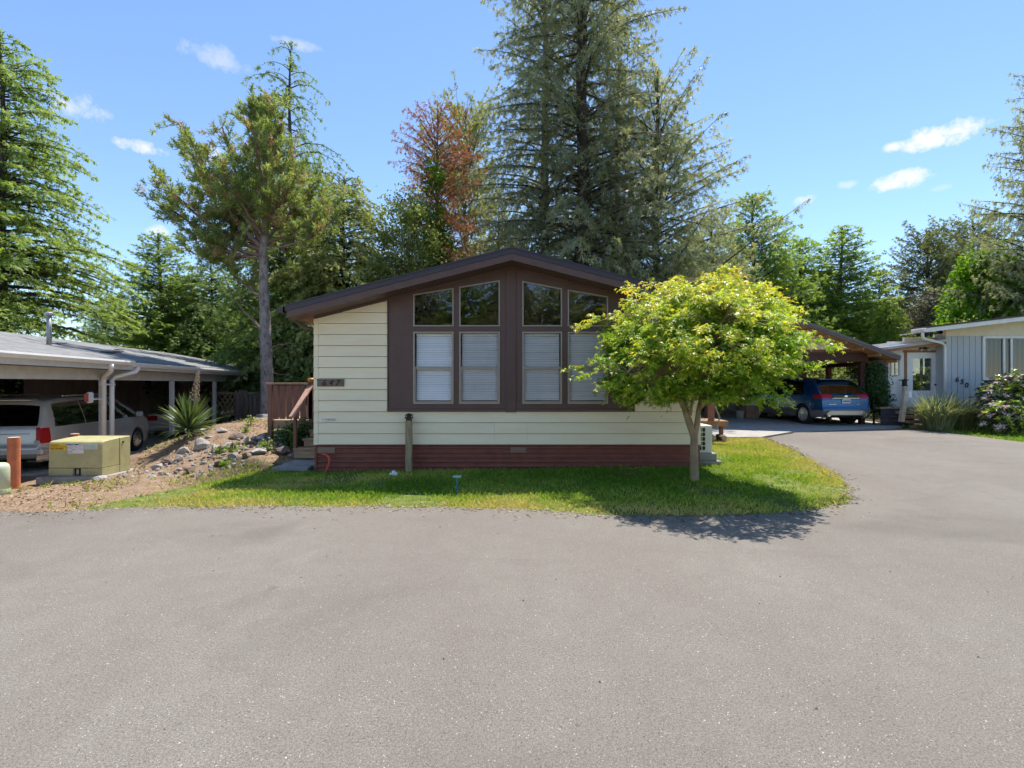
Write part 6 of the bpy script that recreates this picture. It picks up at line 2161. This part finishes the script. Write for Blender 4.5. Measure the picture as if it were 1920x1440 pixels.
# ---- yucca: each sword leaf is a part
def yucca():
    rng = random.Random(21)
    base = pt(355, 806, 11.2)
    g = gz1(base.x, base.y)
    t = thing("yucca_plant", "spiky green yucca with a dry flower stalk on the dirt bank", "plant", (base.x, base.y, g))
    LM = leaf_mat("yucca_leaf", (.055, .10, .035), (.22, .30, .11), .25, .4, .4)
    meshes = []
    for v in range(5):
        L_ = .78
        n = 7
        V, F = [], []
        bend = [.06, .12, .2, .32, .55][v]
        for k in range(n):
            s = k / (n - 1)
            w = .024 * (1 - s ** 2.2) * (.7 + .6 * min(s * 4, 1)) + .001
            y = L_ * s * (1 - bend * .25 * s)
            z = -bend * L_ * s * s
            V += [(-w, y, z + w * .5), (0, y, z), (w, y, z + w * .5)]
        for k in range(n - 1):
            for j in range(2):
                F.append((k * 3 + j, k * 3 + j + 1, k * 3 + j + 4, k * 3 + j + 3))
        me = arrays("yucca_leaf", np.array(V), np.array(F), np.linspace(.2 + .12 * v, .6 + .08 * v, len(F)))
        me.materials.append(LM)
        meshes.append(me)
    for k in range(135):
        el = R(8 + 80 * (k / 135) ** .8 + rng.uniform(-8, 8))
        az = k * 2.39996 + rng.uniform(-.3, .3)
        v = 0 if el > R(55) else (rng.choice((0, 1, 1, 2)) if el > R(28) else rng.choice((1, 2, 3, 4)))
        o = bpy.data.objects.new("leaf", meshes[v])
        col.objects.link(o)
        o.parent = t
        o.location = (0, 0, .10 + .16 * k / 135)
        o.rotation_euler = (el, rng.uniform(-.3, .3), az)
        s = rng.uniform(.8, 1.12)
        o.scale = (rng.uniform(.85, 1.2), s, s)
    top = pt(372, 694, 11.2)
    a = Vector((.05, 0, .3))
    b_ = Vector((top.x - base.x, 0, top.z - g))
    DRY = mat("dry_flower_stalk", (.42, .32, .22), .9, .25, 20)
    mb = MB().tube([a, a.lerp(b_, .5) + Vector((.01, 0, 0)), b_], [.018, .013, .005], 6)
    for k in range(46):
        s = .38 + .6 * k / 46
        p = a.lerp(b_, s)
        az = k * 2.4
        l = .14 * (1.15 - s)
        e = p + Vector((math.cos(az) * l, math.sin(az) * l, l * .8))
        mb.tube([p, e], [.006, .004], 4)
        mb.tube([e, e + Vector((0, 0, -.02)), e + Vector((0, 0, -.045))], [.004, .012, .004], 5)
    mb.build("flower_stalk", DRY, t, False)


yucca()


def grass_clump(name, label, loc, n, Lg, seed, leaf, spreadx=.35, wid=.008):
    rng = np.random.default_rng(seed)
    t = thing(name, label, "plant", loc)
    a = rng.uniform(0, 2 * math.pi, n)
    r0 = np.sqrt(rng.random(n)) * spreadx
    B = np.c_[np.cos(a) * r0, np.sin(a) * r0 * .7, np.zeros(n)]
    a2 = a + rng.normal(0, .6, n)
    L_ = Lg * rng.uniform(.55, 1.1, n)
    out_ = rng.uniform(.25, 1.0, n)
    V, F = [], []
    K = 6
    Vs = np.empty((n, K, 2, 3))
    for k in range(K):
        s = k / (K - 1)
        x_ = B + np.c_[np.cos(a2), np.sin(a2), np.zeros(n)] * (L_ * out_ * .75 * s ** 1.5)[:, None]
        x_[:, 2] = L_ * (s * 1.05 - out_ * .62 * s ** 2.4)
        w = wid * (1 - s ** 2) + .001
        sd = np.c_[-np.sin(a2), np.cos(a2), np.zeros(n)] * w
        Vs[:, k, 0] = x_ - sd
        Vs[:, k, 1] = x_ + sd
    Vs[..., 2] = np.maximum(Vs[..., 2], .02)
    idx = np.arange(n * K * 2).reshape(n, K, 2)
    F = np.stack([idx[:, :-1, 0], idx[:, :-1, 1], idx[:, 1:, 1], idx[:, 1:, 0]], -1).reshape(-1, 4)
    sh = np.repeat(rng.random(n), K - 1)
    link("blades", arrays(name + "_blades", Vs.reshape(-1, 3), F, sh), leaf, t)


L_ORN = leaf_mat("ornamental_grass_blades", (.13, .18, .08), (.52, .54, .32), .4, .45, .4)
q = pt(1765, 803, 15.9)
grass_clump("ornamental_grass", "large arching ornamental grass clump below the number 650", (q.x - .15, 15.85, .06), 900, 1.5, 81, L_ORN, .42, .010)
q2 = pt(1803, 803, 16.0)
grass_clump("ornamental_grass", "darker upright ornamental grass clump beside the flowering shrub", (q2.x, 16.0, .06), 600, 1.45, 83, leaf_mat("dark_grass_blades", (.09, .14, .05), (.40, .38, .18), .35), .38, .010)


def rhododendron(name, label, loc, rx, ry, rz_, n, seed):
    rng = np.random.default_rng(seed)
    t = thing(name, label, "shrub", loc)
    v = unit(rng.normal(0, 1, (n, 3)) * np.array([1, 1, 1]))
    v[:, 2] = np.where(v[:, 2] < -.55, -v[:, 2], v[:, 2])
    C = np.array([0, 0, rz_ * .42]) + v * np.array([rx, ry, rz_ * .58]) * (rng.random((n, 1)) ** .35)
    C[:, 2] = np.maximum(C[:, 2], .12)
    Q, S = [], []
    for c, o in zip(C, unit(v)):
        k = int(rng.integers(8, 13))
        ax = unit(o * .6 + np.array([0, 0, .7]) + rng.normal(0, .2, 3))
        s1 = unit(np.cross(ax, [.3, .9, .1]))
        s2 = np.cross(ax, s1)
        a = np.arange(k) * 2.4 + rng.random() * 6
        fresh = rng.random() < .26
        bloom = (not fresh) and rng.random() < .16
        D = s1 * np.cos(a)[:, None] + s2 * np.sin(a)[:, None] + ax * (.75 if fresh else -.05) + rng.normal(0, .12, (k, 3))
        P = np.repeat(c[None], k, 0) + rng.normal(0, .01, (k, 3))
        Q.append(sprigs(P, D, rng.uniform(.09, .15, k), .045, rng, .35, .2))
        S.append(np.full(k, .66 + .14 * rng.random()) if fresh else (rng.uniform(.92, 1, k) if bloom else rng.uniform(0, .48, k)))
    Q, S = np.concatenate(Q), np.concatenate(S)
    m, nt, out = nodes_of(name + "_leaf")
    at = nn(nt, 'ShaderNodeAttribute', attribute_name='shade')
    c = ramp(nt, at.outputs['Fac'], [(0, (.05, .10, .035)), (.3, (.11, .17, .065)), (.5, (.28, .17, .11)), (.66, (.30, .48, .04)), (.82, (.52, .60, .07)), (.9, (.72, .42, .42)), (1, (.85, .72, .70))])
    b = nn(nt, 'ShaderNodeBsdfPrincipled')
    b.inputs['Roughness'].default_value = .32
    nt.links.new(c, b.inputs['Base Color'])
    tr = nn(nt, 'ShaderNodeBsdfTranslucent')
    nt.links.new(c, tr.inputs[0])
    mx = nn(nt, 'ShaderNodeMixShader')
    mx.inputs[0].default_value = .25
    nt.links.new(b.outputs[0], mx.inputs[1])
    nt.links.new(tr.outputs[0], mx.inputs[2])
    nt.links.new(mx.outputs[0], out.inputs[0])
    link("foliage", arrays(name + "_leaves", Q.reshape(-1, 3), np.arange(len(Q) * 4).reshape(-1, 4), S), m, t)
    s = np.linspace(0, 1, 5)[:, None]
    paths = [np.array([0, 0, 0.0]) + c * s + np.array([0, 0, .12]) * np.sin(s * 3.1) for c in C[::6]]
    link("stems", arrays(name + "_stems", *tubes(np.array(paths), np.tile(np.linspace(.02, .006, 5), (len(paths), 1)), 5)), BK_D, t)


q = pt(1905, 805, 15.6)
rhododendron("rhododendron", "large glossy rhododendron with fresh lime shoots under the blinds window", (q.x + .05, 15.55, .05), 1.45, .75, 2.0, 760, 91)
q = pt(1862, 806, 15.0)
rhododendron("rhododendron_low", "low rhododendron with lime shoots at the grass verge", (q.x + .35, 14.95, .05), .85, .5, 1.05, 260, 93)


# ---- rocks on the bank
ROCK = []
for k in range(7):
    bm = bmesh.new()
    bmesh.ops.create_icosphere(bm, subdivisions=2, radius=1)
    rg_ = random.Random(100 + k)
    planes = [(Vector((rg_.gauss(0, 1), rg_.gauss(0, 1), rg_.gauss(0, 1))).normalized(), rg_.uniform(.42, .8)) for _ in range(11)]
    for v in bm.verts:
        for nrm, d in planes:
            e = v.co.dot(nrm) - d
            if e > 0:
                v.co -= nrm * e * 1.0
        v.co += Vector((rg_.gauss(0, .03), rg_.gauss(0, .03), rg_.gauss(0, .03)))
    me = bpy.data.meshes.new("rock")
    bm.to_mesh(me)
    bm.free()
    ROCK.append(me)
RK = [mat("grey_rock", (.40, .355, .30), .9, .3, 3, .03, 8, rnd=.18, dirt=((.18, .14, .11), 4, .56)),
      mat("brown_rock", (.24, .18, .145), .9, .3, 3, .03, 8, rnd=.18, dirt=((.14, .10, .08), 4, .55)),
      mat("pale_rock", (.50, .465, .42), .88, .2, 3, .03, 8, rnd=.12, dirt=((.26, .22, .18), 4, .6))]
rk_cache = {}


def rock(px, py, Yd, w, h, kind, shape, label, group=None):
    X_ = (px - 960) / 900 * Yd
    # slide along the ray until it meets the bank
    lo = Yd
    for Yt in np.linspace(6.4, 17, 240):
        xx = (px - 960) / 900 * Yt
        if 1.6 - (py - 720) / 900 * Yt <= gz1(xx, Yt):
            lo = Yt
            break
    X_ = (px - 960) / 900 * lo
    sx, sz = w / 900 * lo / 2 * .82, h / 900 * lo / 2 * .75
    key = (shape, kind)
    if key not in rk_cache:
        me = ROCK[shape].copy()
        me.materials.clear()
        me.materials.append(RK[kind])
        rk_cache[key] = me
    o = bpy.data.objects.new("rock", rk_cache[key])
    col.objects.link(o)
    rg_ = random.Random(int(px * 7 + py))
    o.location = (X_, lo + sx * .5, gz1(X_, lo + sx * .5) + sz * .55)
    o.rotation_euler = (rg_.uniform(-.25, .25), rg_.uniform(-.2, .2), rg_.uniform(0, 6.28))
    o.scale = (sx * 1.15, sx * rg_.uniform(.8, 1.1), sz * 1.35)
    tag(o, label, "rock", group or "rocks on the dirt bank")


BR = [(372, 845, 46, 34, 0, 0, "largest jagged grey rock in the middle of the bank"), (400, 852, 34, 26, 0, 1, "dark slanted rock against the largest bank rock"), (340, 855, 36, 22, 0, 2, "grey rock left of the largest bank rock"),
      (432, 865, 34, 26, 0, 3, "grey lichen rock at the grass edge below the bank"), (458, 860, 18, 20, 1, 4, "small upright brown rock at the grass edge"), (482, 851, 44, 14, 2, 5, "wide flat pale rock near the grass below the steps"),
      (459, 832, 20, 18, 2, 6, "round pale boulder high on the bank"), (440, 824, 34, 18, 1, 0, "brown rock beside the round pale boulder"), (487, 826, 28, 12, 2, 1, "pale flat rock in front of the deck planting"), (525, 853, 40, 20, 1, 2, "brown rock at the corner of the wooden steps"),
      (545, 858, 18, 12, 2, 3, "small pale rock touching the bottom wooden step"), (412, 814, 32, 16, 0, 4, "grey rock under the carport post on the bank top"), (365, 812, 48, 16, 2, 5, "long pale rock at the foot of the yucca"), (390, 825, 26, 8, 2, 6, "thin pale slab on the upper bank"),
      (425, 842, 26, 16, 2, 0, "pale rock below the brown one on the mid bank"), (308, 872, 28, 22, 1, 1, "dark brown rock on the lower left bank"), (332, 868, 24, 20, 0, 2, "grey rock beside the dark brown lower rock"), (288, 882, 34, 18, 0, 3, "grey rock near the transformer pad corner"),
      (352, 886, 28, 16, 1, 4, "brown rock at the foot of the bank"), (282, 900, 26, 12, 0, 5, "flat grey rock low on the dirt by the grass"), (408, 876, 34, 16, 1, 6, "brown flat rock at the edge of the lawn"), (180, 902, 44, 14, 2, 0, "flat pale rock in front of the transformer pad"), (378, 872, 18, 12, 0, 1, "small grey rock below the largest bank rock"),
      (312, 893, 16, 8, 2, 2, "small pale rock on the lower dirt"), (505, 845, 16, 9, 2, 3, "small pale stone between the flat rock and the shrub"), (356, 866, 14, 10, 0, 4, "small grey stone left of the lower rocks"), (390, 862, 14, 9, 1, 5, "small brown stone under the slanted rock")]
BRS = ["largest jagged bank rock", "slanted dark bank rock", "grey rock beside the largest one", "grey lichen rock at the grass", "upright brown rock at the grass", "wide flat pale rock", "round pale boulder", "brown rock by the pale boulder",
       "pale flat rock by the deck planting", "brown rock at the steps corner", "pale rock touching the bottom step", "grey rock under the carport post", "long pale rock under the yucca", "thin pale slab on the upper bank", "pale mid-bank rock", "dark brown lower-left rock",
       "grey rock by the dark brown one", "grey rock near the transformer pad", "brown rock at the bank foot", "flat grey rock low on the dirt", "brown flat rock at the lawn edge", "flat pale rock before the pad", "grey rock below the largest one", "pale rock on the lower dirt",
       "pale stone near the deck shrub", "grey stone left of the lower rocks", "brown stone under the slanted rock"]
for px, py, w, h, kd, shp, lab in BR:
    rock(px, py, 9.5, w, h, kd, shp, lab)
rg_ = random.Random(17)
for k in range(280):
    px = rg_.uniform(230, 545)
    py = rg_.uniform(818, 900)
    if py > 940 - (px - 230) * .29 or py < 880 - (px - 230) * .25:
        continue
    kd = rg_.choice((0, 1, 2, 2))
    cl = ("grey", "brown", "pale")[kd]
    wpx = rg_.uniform(7, 15)
    bi_ = min(range(len(BR)), key=lambda q: (BR[q][0] - px) ** 2 + (2.2 * (BR[q][1] - py)) ** 2)
    dx_, dy_ = px - BR[bi_][0], py - BR[bi_][1]
    side = ("left of" if dx_ < 0 else "right of") if abs(dx_) > abs(dy_) * 2.2 else ("above" if dy_ < 0 else "below")
    rock(px, py, 9.5, wpx, rg_.uniform(5, 10), kd, rg_.randrange(7), "%s %s stone just %s the %s" % ("tiny" if wpx < 9.5 else ("small" if wpx < 12.5 else "fist-sized"), cl, side, BRS[bi_]), "loose stones on the dirt bank")

# pebbles, bark chips and twigs on the bank
rng = np.random.default_rng(99)
n = 9000
x = rng.uniform(-10.0, -4.2, n)
y = rng.uniform(6.15, 13.5, n)
k = inside(DIRTG + [], x, y) & (rng.random(n) < .35 + .65 * vnoise(x, y, 2.2, 14))
x, y = x[k], y[k]
n = len(x)
P = np.c_[x, y, gz(x, y) + .004]
D = rng.normal(0, 1, (n, 3))
D[:, 2] *= .35
V = sprigs(P, D, rng.uniform(.02, .075, n), rng.uniform(.01, .03, n), rng, .5, .1)
V[..., 2] += .012
tag(link("bark_chips", arrays("bark_chips", V.reshape(-1, 3), np.arange(n * 4).reshape(-1, 4), rng.random(n)), leaf_mat("bark_chip", (.09, .05, .03), (.50, .36, .24), .05, .9, .1)), "scattered bark chips and twigs on the dirt bank", "bark chips", kind='stuff')
for i, (px, py, w, h, lab) in enumerate([(470, 790, .16, .16, "lime-leaved seedling on the bank top beside the stump"), (462, 806, .08, .10, "small lime weed below the stump"), (500, 838, .16, .14, "lime weed beside the pale flat rock"), (548, 835, .10, .24, "tall lime weed at the foot of the handrail"), (435, 838, .14, .10, "green weed among the mid-bank rocks"), (412, 842, .10, .06, "tiny yellow weed on the mid bank"), (422, 869, .08, .08, "small lime weed at the lawn-edge rock")]):
    Yt = 10.0
    for Yv in np.linspace(6.6, 15, 200):
        if 1.6 - (py + 8 - 720) / 900 * Yv <= gz1((px - 960) / 900 * Yv, Yv):
            Yt = Yv
            break
    xx = (px - 960) / 900 * Yt
    broadleaf("weed", lab, (xx, Yt, gz1(xx, Yt)), [((0, 0, h * .7), (w * .6, w * .6, h * .6))], L_LIME, BK_G, 200 + i, .05, 9, 7, .006, cat="weed", trunk_h=h * .3, spread=.07)
